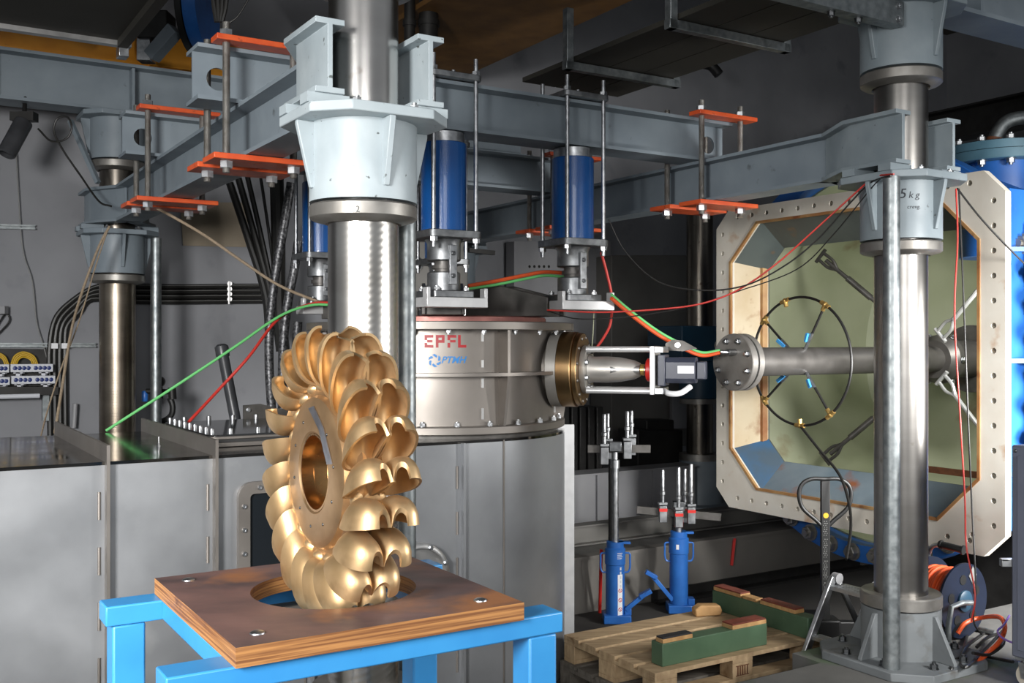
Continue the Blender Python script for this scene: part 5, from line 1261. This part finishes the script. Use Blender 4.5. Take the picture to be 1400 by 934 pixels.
mb = MB(); mb.bar(px(207,78,hY-.1), px(240,40,hY-.15), .1, .09); part('square_arm', mb, M['paint_beam'], t, bev=.004)
mb = MB(); mb.box(px(253,5,hY-.1), (.07,.1,.24)); part('cover_plate', mb, M['cabinet_grey'], t, bev=.005)
for k in range(4): cable('hoist_cable', 'black hoist cable tuft standing above the orange clamp', [px(296+k*2.5,30,5.3), px(293+k*5,12,5.3), px(290+k*7,-12,5.3)], .012, 'cable_black', 'cable', 'black hoist cables')
cable('black_wire', 'thin black wire slanting up from the orange clamp to the ceiling', [px(308,34,5.3), px(325,22,5.3), px(345,-10,5.3)], .005, 'cable_black', 'wire')
mb = MB(UV); mb.isec([(11.3,-1),(11.3,8.3)], 3.35, 3.75, .15, .03, .02); single('runway_beam', mb, M['black_iron'], 'dark runway beam high along the far side wall', 'beam')
mb = MB(UV); mb.isec([(9.0,1),(9.0,8.3)], E(1.98), E(2.28), .12, .02, .014); single('cable_tray_beam', mb, M['black_iron'], 'dark lower beam along the side wall behind the vessel port', 'beam')
mb = MB(); mb.tube([pxv(955,86,7.6), pxv(972,90,7.55), pxv(983,102,7.5)], .05, 14, 4); single('vent_hose', mb, M['rubber_black'], 'short black hose end sticking out above the walkway', 'hose')
for l, x, Yh in (('dark vertical pole behind the polished column near the ceiling', 586, 7.5), ('thin dark pole beside the upper polished column', 560, 7.4)):
    mb = MB(); mb.cyl(px(x,-40,Yh), px(x,55,Yh), .07 if x > 570 else .04, n=16); mb.cyl(px(x,28,Yh), px(x,36,Yh), .08 if x > 570 else .05, n=16); single('ceiling_pole', mb, M['black_iron'], l, 'pole', 'dark poles hanging from the ceiling')

# ---------------------------------------------------------------- light, world, camera
def area(name, loc, to, size, power, col=(1,1,1), sy=None, spread=180):
    l = bpy.data.lights.new(name, 'AREA'); l.energy = power; l.size = size; l.color = col
    l.spread = math.radians(spread)
    if sy: l.shape = 'RECTANGLE'; l.size_y = sy
    o = bpy.data.objects.new(name, l); COL.objects.link(o); o.location = loc
    o.rotation_euler = (Vector(to)-Vector(loc)).to_track_quat('-Z', 'Y').to_euler(); return o
area('softbox_key', (-2.1,-.6,2.2), (-1.7,4.5,.7), 1.1, 128, (1,.99,.97), spread=90)
area('softbox_side', (3.6,2.1,2.1), (2.7,6.2,.8), .7, 62, (1,.99,.97), spread=75)
area('softbox_aisle', (4.0,3.1,1.7), (-.5,3.0,1.25), .7, 11, (1,.99,.97), spread=45)
area('softbox_vessel', (3.75,4.35,1.3), (2.5,6.2,.75), .6, 88, (1,.99,.97), spread=120)
area('softbox_fill', (1.0,-2.2,2.4), (1.1,5,.1), 2.4, 46, (1,.99,.98), spread=100)
area('wall_fill', (-3.6,4.3,2.3), (-2.4,7.6,.7), .8, 2, (.93,.96,1), spread=110)  # added fill light out of view, lifts the concrete wall; no lamp hangs there
area('vessel_fill', tuple(W(5.85, 3.55, E(.35))), tuple(W(7.0, 5.0, E(-.25))), .25, 16, (1,1,.94), spread=160)  # added fill light hidden behind the flange, brightens the green inside
w = bpy.data.worlds.new('hall_light'); SC.world = w; w.use_nodes = True
w.node_tree.nodes['Background'].inputs[0].default_value = (.9,.95,1,1); w.node_tree.nodes['Background'].inputs[1].default_value = .27
cd = bpy.data.cameras.new('camera'); cam = bpy.data.objects.new('camera', cd); COL.objects.link(cam)
cd.sensor_width = 36; cd.lens = 36; cam.location = (0,0,H); cam.rotation_euler = (pi/2,0,0); cd.clip_end = 100
SC.camera = cam
SC.view_settings.view_transform = 'Standard'; SC.view_settings.look = 'None'; SC.view_settings.gamma = 1; SC.view_settings.exposure = 0.0
SC.cycles.use_denoising = True; SC.cycles.max_bounces = 6; SC.cycles.diffuse_bounces = 3; SC.cycles.glossy_bounces = 4
SC.cycles.caustics_reflective = False; SC.cycles.caustics_refractive = False; SC.cycles.sample_clamp_indirect = 4
